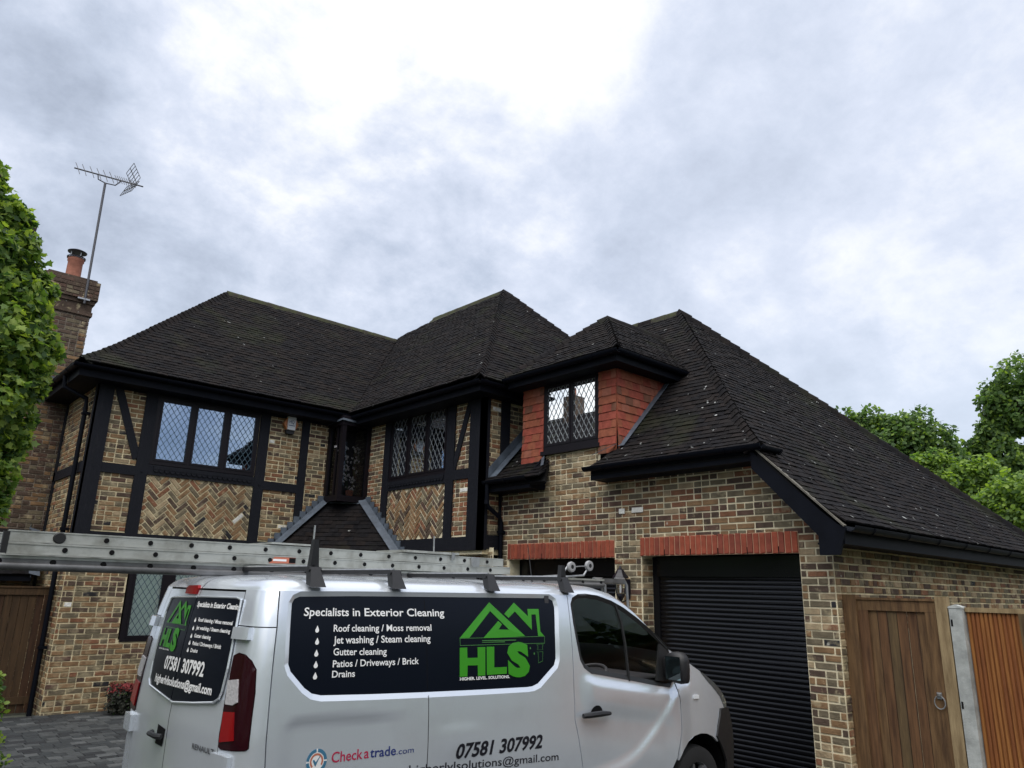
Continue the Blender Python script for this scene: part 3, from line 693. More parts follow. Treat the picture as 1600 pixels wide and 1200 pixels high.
for s in range(5):
    a = Vector((7.05+random.uniform(-.05, .05), by+.22, 3.5)); q = [a+Vector((-.10*t+random.uniform(-.02, .02)+(s-2)*.035*t*3, -.02*t, .9*t)) for t in np.linspace(0, 1, 6)]
    st.tube(q, .004, LEAF_NEAR[2], 5)
    for k in range(16):
        p = q[random.randrange(1, 6)]+Vector((random.uniform(-.05, .05), random.uniform(-.04, .03), random.uniform(-.08, .06)))
        for w in range(4):
            an = w*math.pi/2+random.random(); d1 = Vector((math.cos(an), random.uniform(-.3, .3), math.sin(an)))*.026; d2 = Vector((-math.sin(an), 0, math.cos(an)))*.012
            b.add([p, p+d1*.6+d2, p+d1, p+d1*.6-d2], [(0, 1, 2, 3)], PETAL)
b.build('blossom', fl, kind='stuff'); st.build('stem', fl); b = MB(); b.lathe([(.0, 3.5), (.06, 3.5), (.075, 3.62), (.07, 3.62), (0, 3.6)], (7.05, by+.22, 0), TERRA, 14); b.build('pot', fl, smooth=True)

# --- roofs: eaves heights, ridge points
EZ = 4.97
A0 = (2.27, 12.29, EZ+.05); A1 = (6.90, 12.29, EZ+.05); RL0 = (5.31, 15.30, 7.93); RL1 = (9.93, 15.28, 7.90)
B0 = (6.90, 8.43, EZ); G1 = (9.93, 11.43, 8.20); G2 = (9.93, 14.05, 8.23); Bk = (12.96, 8.43, EZ)
roofL = hpart('main_roof'); roofM = hpart('wing_roof'); roofG = hpart('garage_roof'); roofD = hpart('dormer_roof')
slope(roofL, [A0, A1, RL1, RL0], 0)
slope(roofL, [(2.27, 18.3, EZ+.05), A0, RL0], 0)
slab('roof_slab', [(2.27, 18.3, EZ+.05), (13, 18.3, EZ+.05), (9.93, 15.28, 7.90), RL0], TILES[2], roofL)
slope(roofM, [A1, B0, G1, G2, RL1], 0)
slope(roofM, [B0, Bk, G1], 0)
slab('roof_slab', [Bk, (12.96, 18.3, EZ), (9.93, 15.28, 7.9), G2, G1], TILES[2], roofM)
def dn(nx, ny, run=1., rise=1.): return Vector((nx*run, ny*run, -rise))
def hipv(P, Q, e1, e2):   # directions within the two slopes, perpendicular to the hip
    t = (Vector(Q)-Vector(P)).normalized(); out = []
    for e in (e1, e2):
        e = Vector(e); out.append((e-t*e.dot(t)).normalized())
    return out
a, b_ = hipv(A0, RL0, (1, 0, 0), (0, 1, 0)); hip_line(A0, RL0, a, b_, roofL, gauge=.14)
a, b_ = hipv(B0, G1, (0, 1, 0), (1, 0, 0)); hip_line(B0, G1, a, b_, roofM, gauge=.14)
a, b_ = hipv(Bk, G1, (-1, 0, 0), (0, 1, 0)); hip_line(Bk, G1, a, b_, roofM, gauge=.19, up=.06)
hip_line(RL0, RL1, Vector((0, -1, -1)), Vector((0, 1, -1)), roofL, gauge=.3, w=.13, mats=[MOSS], ridge=True, up=.05, bell=0)
hip_line(G1, G2, Vector((-1, 0, -1)), Vector((1, 0, -1)), roofM, gauge=.3, w=.13, mats=[MOSS], ridge=True, up=.05, bell=0)
hip_line(RL1, G2, Vector((-1, 0, -1)), Vector((0.6, .6, -1)), roofM, gauge=.16, w=.13, mats=[MOSS, TILES[1]], up=.05, bell=0)
# garage roof
E0 = (7.31, 8.70, 3.39); E1 = (7.31, 4.10, 3.39); GG = (10.60, 7.31, 6.776); GR = (10.60, 10.1, 6.776)
H0 = (7.41, 4.195, 3.50); LE0 = (7.31, 3.28, 2.56); LE1 = (15.72, 3.28, 2.56)
E1 = (7.31, 4.09, 3.395)
slope(roofG, [(7.31, 6.52, 3.395), E1, GG, GR, (9.2, 8.75, 5.34), (8.99, 6.40, 5.12), (7.72, 6.38, 3.815)], 0, mats=TILES_G, bell=.09)
slope(roofG, [E0, (7.31, 7.42, 3.395), (7.75, 7.77, 3.85), (7.95, 8.25, 4.05), (8.9, 8.25, 5.03), (8.9, 8.70, 5.03)], 0, mats=TILES_G, bell=.09)
slope(roofG, [LE0, LE1, GG, E1], 0, mats=TILES_G, bell=.07)
slab('roof_slab', [LE1, (15.72, 10.1, 2.56), GR, GG], TILES[2], roofG)
a, b_ = hipv(E1, GG, (0, 1, 0), (1, 0, 0)); hip_line(E1, GG, a, b_, roofG, gauge=.14, w=.17)
a, b_ = hipv(LE1, GG, (-1, 0, 0), (0, 1, 0)); hip_line(LE1, GG, a, b_, roofG, gauge=.2, up=.07)
hip_line(GG, GR, Vector((-1, 0, -1)), Vector((1, 0, -1)), roofG, gauge=.3, w=.13, mats=[MOSS, TILES[1]], ridge=True, up=.05, bell=0)
# dormer roof
DA = (8.46, 7.21, 6.06); DR = (9.95, 7.21, 6.08); dc0 = (7.32, 6.07, 5.03); dc1 = (7.32, 8.30, 5.03)
slope(roofD, [dc1, dc0, DA], 0, bell=.04); slope(roofD, [dc0, (9.0, 6.07, 5.03), DR, DA], 0, bell=.04); slope(roofD, [(9.0, 8.30, 5.03), dc1, DA, DR], 0, bell=.04)
a, b_ = hipv(dc0, DA, (0, 1, 0), (1, 0, 0)); hip_line(dc0, DA, a, b_, roofD, gauge=.13, bell=.04)
a, b_ = hipv(dc1, DA, (0, -1, 0), (1, 0, 0)); hip_line(dc1, DA, a, b_, roofD, gauge=.13, bell=.04, up=.05)
hip_line(DA, DR, Vector((0, -1, -1)), Vector((0, 1, -1)), roofD, gauge=.3, w=.13, mats=TILES[:3], ridge=True, up=.05, bell=0)
# porch roof in the corner
roofP = hpart('porch_roof')
slope(roofP, [(5.45, 12.68, 2.25), (7.28, 10.60, 2.25), (7.28, 12.08, 3.40), (6.66, 12.68, 3.40)], 0, bell=0)
b = MB(); b.box8([(5.45, 12.66, 2.08), (7.26, 10.60, 2.08), (7.28, 10.66, 2.08), (5.52, 12.69, 2.08), (5.45, 12.66, 2.25), (7.26, 10.60, 2.25), (7.28, 10.66, 2.25), (5.52, 12.69, 2.25)], FASCIA); b.build('porch_fascia', roofP)
b = MB()
def strip(mb_, P, Q, a, w, mat, t=.006):   # lead strip along PQ, width w toward a
    P = Vector(P); Q = Vector(Q); a = Vector(a).normalized(); n = (Q-P).cross(a).normalized()*t
    mb_.box8([P, Q, Q+a*w, P+a*w, P+n, Q+n, Q+a*w+n, P+a*w+n], mat)
strip(b, (5.45, 12.655, 2.29), (6.66, 12.655, 3.44), (.35, -.75, -.1), .17, LEAD); strip(b, (7.265, 10.60, 2.29), (7.265, 12.08, 3.44), (-.75, .35, -.1), .17, LEAD)
for i in range(11):   # stepped soakers up the walls
    t = i/11; p = Vector((5.45, 12.66, 2.29)).lerp(Vector((6.66, 12.66, 3.44)), t); b.box((p.x, 12.635, p.z+.01), (p.x+.13, 12.655, p.z+.16), LEAD)
    p = Vector((7.27, 10.60, 2.29)).lerp(Vector((7.27, 12.08, 3.44)), t); b.box((7.24, p.y, p.z+.01), (7.262, p.y+.15, p.z+.16), LEAD)
b.box8([(6.60, 12.62, 3.36), (7.20, 12.05, 3.36), (7.3, 12.1, 3.45), (6.66, 12.7, 3.45), (6.60, 12.62, 3.375), (7.20, 12.05, 3.375), (7.3, 12.1, 3.465), (6.66, 12.7, 3.465)], LEAD)
b.build('lead_flashing', roofP)
flush_tiles('roof_tile', HOUSE)
# dormer and abutment flashings, verge
b = MB()
strip(b, (7.62, 6.33, 3.80), (8.98, 6.33, 5.17), (0, -1, 0), .10, LEAD); strip(b, (7.44, 6.64, 3.69), (7.60, 6.34, 3.83), (-.6, -.6, -.1), .07, LEAD)
strip(b, (7.35, 8.71, 3.55), (8.8, 8.71, 5.03), (0, -1, .0), .17, LEAD); strip(b, (7.35, 8.70, 3.56), (8.8, 8.70, 5.04), (0, -.02, 1), .15, LEAD)
strip(b, (7.60, 7.72, 3.83), (7.28, 7.42, 3.62), (.3, .6, 0), .12, LEAD)
b.build('lead_flashing', HOUSE)
# --- fascias, soffits, gutters
def gutter(P, Q, parent, out, r=.055):
    P = Vector(P); Q = Vector(Q); o = Vector(out); mb_ = MB(); n = 8; vs = []
    for p in (P, Q):
        for rr in (r, r-.006):
            for k in range(n+1):
                a = math.pi*k/n; vs.append(p+o*(r-rr*math.cos(a))+Vector((0, 0, -rr*math.sin(a))))
    k = n+1; fs = [(j, j+1, 2*k+j+1, 2*k+j) for j in range(n)]+[(k+j, 3*k+j, 3*k+j+1, k+j+1) for j in range(n)]+[(j, k+j, k+j+1, j+1) for j in range(n)]+[(2*k+j, 2*k+j+1, 3*k+j+1, 3*k+j) for j in range(n)]+[(0, 2*k, 3*k, k), (n, k+n, 3*k+n, 2*k+n)]
    mb_.add(vs, fs, GUTTER); ln = (Q-P).length
    for i in range(int(ln/.9)+1):
        c = P+(Q-P)*min(1, (i+.5)*.9/ln); mb_.tube([c+o*(r-(r+.006)*math.cos(math.pi*j/8))+Vector((0, 0, -(r+.006)*math.sin(math.pi*j/8))) for j in range(9)], .005, GUTTER, 5)
    return mb_.build('gutter', parent, smooth=True)
fb = MB()
fb.box((2.27, 12.33, 4.865), (6.93, 12.36, 5.02), FASCIA); fb.box((2.30, 12.36, 4.865), (6.93, 12.7, 4.885), FASCIA); fb.box((2.27, 12.36, 4.865), (2.30, 18.3, 5.02), FASCIA); fb.box((2.30, 12.70, 4.865), (2.65, 18.3, 4.885), FASCIA)
fb.box((6.92, 8.46, 4.835), (6.95, 12.33, 4.97), FASCIA); fb.box((6.95, 8.49, 4.835), (7.3, 12.7, 4.855), FASCIA); fb.box((6.95, 8.46, 4.835), (12.9, 8.49, 4.97), FASCIA); fb.box((7.3, 8.49, 4.835), (12.9, 8.73, 4.855), FASCIA)
fb.build('eaves_fascia', HOUSE)
gutter((2.16, 12.32, 5.03), (6.95, 12.32, 5.03), HOUSE, (0, -1, 0)); gutter((2.27, 12.3, 5.03), (2.27, 15.0, 5.03), HOUSE, (-1, 0, 0)); gutter((6.92, 8.36, 4.985), (6.92, 12.3, 4.985), HOUSE, (-1, 0, 0)); gutter((6.85, 8.45, 4.985), (9.3, 8.45, 4.985), HOUSE, (0, -1, 0))
fb = MB()   # garage front eave right, left stub, barge, low eave
fb.box((7.33, 4.15, 3.325), (7.36, 6.56, 3.47), FASCIA); fb.box((7.36, 4.15, 3.325), (7.65, 6.56, 3.345), FASCIA); fb.box((7.36, 6.50, 3.325), (7.65, 6.56, 3.47), FASCIA)
fb.box((7.33, 7.78, 3.325), (7.36, 8.72, 3.50), FASCIA); fb.box((7.36, 7.78, 3.325), (7.65, 8.72, 3.345), FASCIA); fb.box8([(7.33, 7.74, 3.325), (7.66, 7.74, 3.325), (7.66, 7.78, 3.325), (7.33, 7.78, 3.325), (7.33, 7.74, 3.52), (7.66, 7.74, 3.86), (7.66, 7.78, 3.86), (7.33, 7.78, 3.52)], FASCIA)
fb.build('garage_fascia', HOUSE)
fb = MB(); FBG = Frame((7.31, 0, 0), (0, 1, 0), (-1, 0, 0))
FBG.prism(fb, [(4.19, 3.44), (4.19, 3.24), (3.50, 2.49), (3.50, 2.30), (3.30, 2.30), (3.22, 2.56), (3.30, 2.60), (3.46, 2.74)], -.03, .005, FASCIA); fb.build('barge_board', HOUSE)
fb = MB(); fb.box8([(7.34, 3.30, 2.42), (7.64, 3.30, 2.42), (7.64, 4.2, 3.25), (7.34, 4.2, 3.25), (7.34, 3.30, 2.44), (7.64, 3.30, 2.44), (7.64, 4.2, 3.27), (7.34, 4.2, 3.27)], FASCIA)
fb.box((7.34, 3.25, 2.405), (15.7, 3.28, 2.55), FASCIA); fb.box((7.34, 3.28, 2.405), (15.7, 3.53, 2.425), FASCIA); fb.build('eaves_fascia', HOUSE)
vb = MB(); strip(vb, (7.285, 3.22, 2.58), (7.285, 4.14, 3.47), (1, 0, .04), .05, VERGE, .016); vb.build('verge_mortar', HOUSE)
gutter((7.33, 4.02, 3.49), (7.33, 6.62, 3.49), HOUSE, (-1, 0, 0), .06); gutter((7.25, 4.10, 3.47), (7.62, 4.08, 3.47), HOUSE, (0, -1, 0), .05); gutter((7.33, 7.74, 3.49), (7.33, 8.68, 3.49), HOUSE, (-1, 0, 0), .06); gutter((7.33, 3.25, 2.58), (15.7, 3.25, 2.58), HOUSE, (0, -1, 0), .06)
fb = MB(); fb.box((7.34, 6.09, 4.90), (7.37, 8.28, 5.02), FASCIA); fb.box((7.37, 6.09, 4.90), (8.95, 6.12, 5.02), FASCIA); fb.box((7.37, 6.12, 4.90), (7.66, 8.28, 4.92), FASCIA); fb.box((7.66, 6.12, 4.90), (8.95, 6.36, 4.92), FASCIA); fb.build('dormer_fascia', dorm)
gutter((7.33, 6.0, 5.04), (7.33, 8.3, 5.04), dorm, (-1, 0, 0)); gutter((7.26, 6.09, 5.04), (8.93, 6.09, 5.04), dorm, (0, -1, 0))
# downpipes
dp = MB(); dp.tube([(2.22, 13.05, 4.98), (2.24, 13.05, 4.80), (2.56, 12.98, 4.66), (2.57, 12.98, 4.5), (2.57, 12.98, 0)], .034, GUTTER, 10)
for z in (4.4, 2.6, .9): dp.box((2.53, 12.93, z), (2.65, 13.03, z+.04), GUTTER)
dp.build('downpipe', HOUSE, smooth=True)
dp = MB(); dp.tube([(7.27, 8.62, 3.44), (7.27, 8.62, 3.17), (7.30, 8.62, 3.10), (7.56, 8.64, 2.96), (7.59, 8.64, 2.88), (7.59, 8.64, 0)], .034, GUTTER, 10)
for z in (2.72, 1.4): dp.box((7.55, 8.59, z), (7.65, 8.69, z+.04), GUTTER)
dp.tube([(7.27, 8.62, 3.20), (7.27, 8.62, 3.14)], .041, GUTTER, 10); dp.build('downpipe', HOUSE, smooth=True)
# --- chimney
chim = hpart('chimney'); FK = Frame((0, 14.75, 0), (1, 0, 0), (0, -1, 0)); FK2 = Frame((2.71, 0, 0), (0, 1, 0), (1, 0, 0))
b = MB(); b.box((1.0, 14.75, 0), (2.64, 15.7, 4.6), MORTAR_C); b.box((1.95, 14.75, 4.6), (2.71, 15.7, 7.0), MORTAR_C)
b.box8([(1.0, 14.75, 4.6), (2.0, 14.75, 4.6), (2.0, 15.7, 4.6), (1.0, 15.7, 4.6), (1.93, 14.75, 5.5), (2.0, 14.75, 5.5), (2.0, 15.7, 5.5), (1.93, 15.7, 5.5)], MORTAR_C)
for z, h, e in ((6.55, .075, .035), (6.625, .15, .015), (6.775, .075, .045), (6.85, .36, .075)): b.box((1.95-e, 14.75-e, z), (2.71+e, 15.7+e, z+h), BM_CLEAN[1])
b.box((1.93, 14.70, 7.21), (2.73, 15.75, 7.25), BM_CLEAN[1]); b.build('chimney_stack', chim)
FK3 = Frame((1.0, 0, 0), (0, 1, 0), (-1, 0, 0)); FK4 = Frame((1.95, 0, 0), (0, 1, 0), (-1, 0, 0)); bricks(FK3, 14.75, 15.7, 0, 4.6, [], dict(brown=.3, grey=.2, dark=.35, plum=.15), .2); bricks(FK4, 14.75, 15.7, 5.5, 6.55, [], W_LEFT, .3); bricks(FK, 1.0, 2.62, 0, 4.6, [], dict(brown=.3, grey=.2, dark=.35, plum=.15), .2); bricks(FK, 1.95, 2.71, 4.6, 6.55, [], dict(brown=.2, grey=.22, dark=.42, plum=.16), .1); bricks(FK2, 14.75, 15.7, 5.0, 6.55, [], dict(brown=.3, grey=.35, dark=.3), .2)
FKc = Frame((0, 14.675, 0), (1, 0, 0), (0, -1, 0)); bricks(FKc, 1.88, 2.785, 6.85, 7.2, [], dict(dark=.6, grey=.2, plum=.2), 0)
strip_b = MB(); strip(strip_b, (2.2, 14.73, 4.95), (2.75, 14.73, 5.15), (0, 0, 1), .16, LEAD); strip_b.box((1.93, 14.735, 5.30), (2.72, 14.752, 5.325), LEAD); strip_b.build('lead_flashing', chim)
b = MB(); b.lathe([(.0, 7.25), (.135, 7.25), (.128, 7.30), (.125, 7.60), (.14, 7.62), (.14, 7.68), (.10, 7.68), (.10, 7.4)], (2.36, 14.98, 0), TERRA, 20); pot = b.build('chimney_pot', chim, smooth=True)
b = MB(); b.lathe([(.155, 7.675), (.16, 7.70), (.12, 7.705)], (2.36, 14.98, 0), IRON, 20); b.lathe([(.16, 7.80), (.165, 7.812), (.10, 7.845), (0, 7.855), (0, 7.80), (.16, 7.80)], (2.36, 14.98, 0), IRON, 20)
for a in range(4): b.tube([(2.36+.11*math.cos(a*1.57+.4), 14.98+.11*math.sin(a*1.57+.4), 7.69), (2.36+.11*math.cos(a*1.57+.4), 14.98+.11*math.sin(a*1.57+.4), 7.81)], .009, STEEL, 5)
b.build('rain_cowl', pot, smooth=True)
# little lean-to canopy low on the chimney side
roofC = hpart('lean_to_roof')
slope(roofC, [(1.60, 13.95, 1.93), (2.42, 13.95, 1.93), (2.42, 14.55, 2.62), (1.60, 14.55, 2.62)], 0, bell=0)
b = MB(); b.box((1.6, 13.97, 1.84), (2.45, 14.75, 1.92), FASCIA); b.add([(2.43, 13.9, 1.9), (2.43, 14.75, 1.9), (2.43, 14.75, 2.8)], [(0, 1, 2)], LEAD); strip(b, (2.40, 13.93, 1.96), (2.40, 14.6, 2.70), (1, 0, -.25), .16, LEAD); b.build('lead_flashing', roofC)
flush_tiles('roof_tile', roofC, 60)
flush('brick', HOUSE); flush('soldier_brick', HOUSE)
# plain closing walls at the back
b = MB(); b.box((2.66, 18.3, 0), (12.6, 18.5, 4.9), MORTAR_D); b.box((12.4, 3.6, 0), (12.6, 18.3, 2.5), MORTAR_D); b.box((12.4, 8.8, 2.5), (12.6, 18.3, 4.9), MORTAR_D); b.build('rear_wall', HOUSE)
# ================================================================ GROUND
b = MB(); b.add([(-300, -300, 0), (300, -300, 0), (300, 300, 0), (-300, 300, 0)], [(0, 1, 2, 3)], material('far_ground', (.055, .06, .045), .95, var=.3, vscale=.3)); b.build('ground', kind='structure')
DRV = link('driveway', None, kind='structure')
b = MB(); b.add([(-4, -3, .006), (7.65, -3, .006), (7.65, 12.7, .006), (-4, 12.7, .006)], [(0, 1, 2, 3)], GROUND); b.build('sand_bed', DRV)
def unit_box(name, mat):
    mb_ = MB(); e = .47
    v = [(-.5, -.5, 0), (.5, -.5, 0), (.5, .5, 0), (-.5, .5, 0), (-.5, -.5, .8), (.5, -.5, .8), (.5, .5, .8), (-.5, .5, .8), (-.48, -.46, 1), (.48, -.46, 1), (.48, .46, 1), (-.48, .46, 1)]
    mb_.add(v, [(8, 9, 10, 11)]+[(a+o, (a+1) % 4+o, (a+1) % 4+4+o, a+4+o) for o in (0, 4) for a in range(4)], mat); return mb_
PB = [unit_box('block', m_) for m_ in PAVE]; PM = []
for u_ in PB:
    me = bpy.data.meshes.new('paving_block'); me.from_pydata(u_.v, [], u_.f); me.materials.append(u_.mats[0]); me.update(); PM.append(me)
blocks = []
y = 8.0; row = 0
while y < 12.68:
    x = .2+(row % 2)*.1+random.choice((0, .03)); dy = .14
    while x < 5.4:
        w = random.choice((.14, .21, .21, .17)); k = random.choices(range(4), (.38, .3, .12, .2))[0]
        M_ = Matrix.Translation((x+w/2, y+dy/2, .004+random.uniform(-.002, .002)))@Matrix.Rotation(random.uniform(-.008, .008), 4, 'Z')@Matrix.Rotation(random.uniform(-.008, .008), 4, 'X')@Matrix.Diagonal((w-.008, dy-.008, .028, 1)); blocks.append((M_, k, Vector((x+w/2, y, .03)))); x += w
    y += dy; row += 1
vis = sorted([q for q in blocks if inframe(q[2]) and not hidden(q[2])], key=lambda q: q[2].length); sel = set(id(q) for q in vis[:300])
for q in vis[:300]: o = link('paving_block', PM[q[1]], DRV); o.matrix_world = q[0]
b = MB()
for q in blocks:
    if id(q) not in sel: b.add([q[0]@Vector(v) for v in PB[q[1]].v], PB[q[1]].f, PAVE[q[1]])
b.build('paving_block', DRV, kind='stuff')

# ================================================================ SMALL THINGS ON THE HOUSE
def boxb(mb_, c, s, mat): mb_.box((c[0]-s[0]/2, c[1]-s[1]/2, c[2]-s[2]/2), (c[0]+s[0]/2, c[1]+s[1]/2, c[2]+s[2]/2), mat)
def text_mesh(s, bold=0.0, shear=0.0):
    cu_ = bpy.data.curves.new('lettering', 'FONT'); cu_.body = s; cu_.offset = bold; cu_.shear = shear; cu_.resolution_u = 3
    o = bpy.data.objects.new('tmp', cu_); COL.objects.link(o); dg = bpy.context.evaluated_depsgraph_get(); me = o.evaluated_get(dg).to_mesh()
    v = np.array([p.co[:2] for p in me.vertices]); f = [tuple(p.vertices) for p in me.polygons]; o.evaluated_get(dg).to_mesh_clear(); bpy.data.objects.remove(o)
    return v, f
CAPH = float(text_mesh('H')[0][:, 1].max())
def frame_text(F, s, u0, u1, z0, h, d, mat, name, parent, bold=0):
    v, f = text_mesh(s, bold); x0, x1 = v[:, 0].min(), v[:, 0].max(); mb_ = MB()
    mb_.add([F(u0+(p[0]-x0)/(x1-x0)*(u1-u0), z0+p[1]/CAPH*h, d) for p in v], f, mat); return mb_.build(name, parent)
al = thing('burglar_alarm', 'white and orange hexagonal burglar alarm box under the eaves right of the three-light window', 'alarm box')
b = MB(); FL.prism(b, [(5.715, 4.735), (5.78, 4.63), (5.94, 4.63), (6.005, 4.735), (5.94, 4.85), (5.78, 4.85)], .014, .09, ALARMO); b.build('orange_base', al)
b = MB(); FL.prism(b, [(5.785, 4.625), (5.935, 4.625), (5.94, 4.87), (5.78, 4.87)], .03, .115, ALARMW); b.build('cover', al)
b = MB(); FL.prism(b, [(5.79, 4.555), (5.93, 4.555), (5.945, 4.622), (5.775, 4.622)], .014, .08, VBLACK); b.build('siren_base', al)
frame_text(FL, 'HQ', 5.81, 5.905, 4.745, .06, .1165, VBLUE, 'logo_letters', al, .01); b = MB(); FL.prism(b, [(5.80, 4.70), (5.92, 4.70), (5.92, 4.712), (5.80, 4.712)], .115, .1165, VBLUE); b.build('logo_bar', al)
ln = thing('wall_lantern', 'black coach lantern on the brick pier between the two garage doors', 'wall lantern')
lc = (7.49, 6.21)
b = MB(); b.lathe([(0, 2.225), (.012, 2.22), (.02, 2.19), (.045, 2.17), (.06, 2.135), (.10, 2.085), (.105, 2.07), (.05, 2.068)], (*lc, 0), IRON, 6); b.build('lantern_roof', ln)
b = MB(); b.lathe([(.07, 2.065), (.055, 1.88), (0, 1.88)], (*lc, 0), IRON, 6); b.lathe([(.06, 1.88), (.05, 1.85), (.02, 1.80), (.01, 1.77), (0, 1.765)], (*lc, 0), IRON, 6)
b.f = [f for f in b.f[:6] if 0] + b.f[6:]; b.m = b.m[6:]
for k in range(6): a = math.pi*2*k/6; b.tube([(lc[0]+.072*math.cos(a), lc[1]+.072*math.sin(a), 2.07), (lc[0]+.056*math.cos(a), lc[1]+.056*math.sin(a), 1.88)], .006, IRON, 5)
b.build('lantern_cage', ln)
b = MB(); b.lathe([(.067, 2.065), (.052, 1.885)], (*lc, 0), GLASS_PALE, 6); b.build('lantern_glass', ln)
b = MB(); b.lathe([(.012, 1.89), (.014, 1.97), (.006, 1.99), (0, 1.992)], (*lc, 0), ALARMW, 10); b.build('candle_tube', ln)
b = MB(); b.tube([(7.65, 6.21, 1.90), (7.60, 6.21, 1.80), (7.53, 6.21, 1.78), (7.49, 6.21, 1.77)], .009, IRON, 6); boxb(b, (7.645, 6.21, 1.94), (.02, .07, .24), IRON); b.build('wall_bracket', ln)
# television aerial on the chimney
ae = thing('television_aerial', 'tall grey television aerial on a leaning pole strapped to the chimney', 'aerial')
b = MB(); b.tube([(2.57, 14.66, 6.75), (2.535, 14.66, 9.22)], .022, MAST, 8); b.build('mast', ae)
b = MB(); b.box((2.45, 14.64, 6.82), (2.65, 14.705, 6.85), STEEL); b.build('chimney_strap', ae)
P0 = Vector((1.99, 14.66, 9.31)); P1 = Vector((3.19, 14.66, 9.41)); dv = (P1-P0).normalized(); cr_ = Vector((0, 1, 0))
b = MB(); b.tube([P0, P1], .014, MAST, 6); b.build('boom', ae)
b = MB(); b.tube([P0+dv*.40, P0+dv*.42+Vector((0, 0, -.10)), P0+dv*.55+Vector((0, 0, -.14)), P0+dv*.72+Vector((0, 0, -.13)), P0+dv*.80+Vector((0, 0, -.02))], .012, MAST, 6); b.build('cradle', ae)
el = [.06, .17, .30, .42, .53, .64, .72, .76, .80, .84, .88, .92, .96, 1.0, 1.04]
for i, t in enumerate(el):
    b = MB(); c = P0+dv*t; w = .26 if t < .7 else .21
    up_ = Vector((-.10, .55, .65)).normalized() if t < .7 else Vector((-.05, .6, .6)).normalized()
    b.tube([c-up_*w*.8, c+Vector((0, 0, .012)), c+up_*w], .006, MAST, 4); b.build('director_rod', ae)
for sg in (1, -1):
    b = MB(); c = P0+dv*1.10; o2 = Vector((-.18, 0, .30*sg)) if sg > 0 else Vector((-.22, 0, -.22))
    b.tube([c, c+o2], .008, ALUD, 5)
    for k in range(6):
        q = c+o2*(.15+k*.17); b.tube([q-cr_*.25, q+cr_*.25], .006, MAST, 4)
    for y_ in (-.25, .25): b.tube([c+o2*.15+cr_*y_, c+o2+cr_*y_], .0065, MAST, 4)
    b.build('reflector_grid', ae)

# ================================================================ GATES AND FENCE
def gate(label, F, u0, u1, z0, z1, mats, postm, n, ring, cat='gate', posts=(True, True), rail_at=.1):
    g = thing('wooden_gate', label, cat)
    for i in range(n):
        w = (u1-u0)/n; b = MB(); a = u0+i*w; F.box(b, a+.004, a+w-.004, z0, z1-.03, .0, .020+random.uniform(-.003, .004), random.choice(mats)); b.build('gate_board', g)
    for j, (zz0, zz1) in enumerate(((z1-.10, z1), (z0+.12, z0+.22))):
        b = MB(); F.box(b, u0+(.0), u1, zz0, zz1, .022, .042, mats[0]); 
        if j == 0: F.box(b, u0-.02, u1+.02, z1, z1+.022, -.02, .055, mats[0])
        b.build('gate_rail', g)
    b = MB(); F.box(b, u0-.0, u0+.10, z0, z1-.1, .0235, .040, mats[0]); F.box(b, u1-.10, u1, z0, z1-.1, .0235, .040, mats[-1]); b.build('gate_stile', g)
    if ring:
        b = MB(); c = Vector(F(ring[0], ring[1], .06)); 
        b.tube([c+F.u*.045*math.sin(t)+Vector((0, 0, 1))*.055*math.cos(t) for t in np.linspace(0, 2*math.pi, 25)], .0055, STEEL, 6, cap=False); b.lathe([(0, 0), (.018, .0), (.02, .02), (0, .03)], c+Vector((-.0, 0, .055)), STEEL, 8); F.prism(b, [(ring[0]-.02, ring[1]+.03), (ring[0]+.02, ring[1]+.03), (ring[0]+.02, ring[1]+.085), (ring[0]-.02, ring[1]+.085)], .04, .055, STEEL); b.build('ring_handle', g, smooth=True)
    g['group'] = 'boarded timber gates'
    return g
FGa = Frame((7.82, 0, 0), (0, 1, 0), (-1, 0, 0))
g1 = gate('tan boarded timber side gate with a ring handle right of the garage', FGa, 2.66, 3.39, .06, 1.885, WOODG, POSTM, 8, (2.715, 1.0))
b = MB(); FGa.box(b, 3.39, 3.525, 0, 1.93, -.03, .07, WOODG[0]); o = b.build('gate_post', None, label='brown timber gate post against the garage corner', category='gate post', group='timber gate posts')
b = MB(); FGa.box(b, 2.555, 2.655, 0, 1.93, -.03, .06, POSTM); o = b.build('gate_post', None, label='pale timber gate post beside the concrete fence post', category='gate post', group='timber gate posts')
cp = MB(); FGa.box(cp, 2.435, 2.545, 0, 1.83, -.05, .06, CONC); FGa.prism(cp, [(2.43, 1.83), (2.55, 1.83), (2.545, 1.845), (2.49, 1.862), (2.435, 1.845)], -.05, .065, CONC)
cpo = cp.build('fence_post', None, label='grey concrete fence post with a weathered cap between gate and fence', category='fence post')
cb = MB()
for z in (1.70, 1.0, .4): FGa.box(cb, 2.522, 2.538, z-.03, z+.03, .0, .062, BLACKM)
cb.build('bolt_slot', cpo)
fn = thing('timber_fence', 'orange-brown close-boarded fence panel of narrow vertical strips at the right edge', 'fence')
FFe = Frame((7.86, 0, 0), (0, 1, 0), (-1, 0, 0))
b = MB(); FFe.box(b, .3, 2.43, .12, 1.80, .0, .010, FENCEM[1]); b.build('backing_board', fn)
u = 2.43
while u > .3:
    w = .0352; b = MB(); dd = .026+random.uniform(-.003, .003)
    b.box8([FFe(u-w+.004, .12, dd), FFe(u-.009, .12, dd-.004), FFe(u-.003, .12, .010), FFe(u-w+.001, .12, .010), FFe(u-w+.004, 1.80, dd), FFe(u-.009, 1.80, dd-.004), FFe(u-.003, 1.80, .010), FFe(u-w+.001, 1.80, .010)], random.choice(FENCEM)); b.build('fence_strip', fn); u -= w
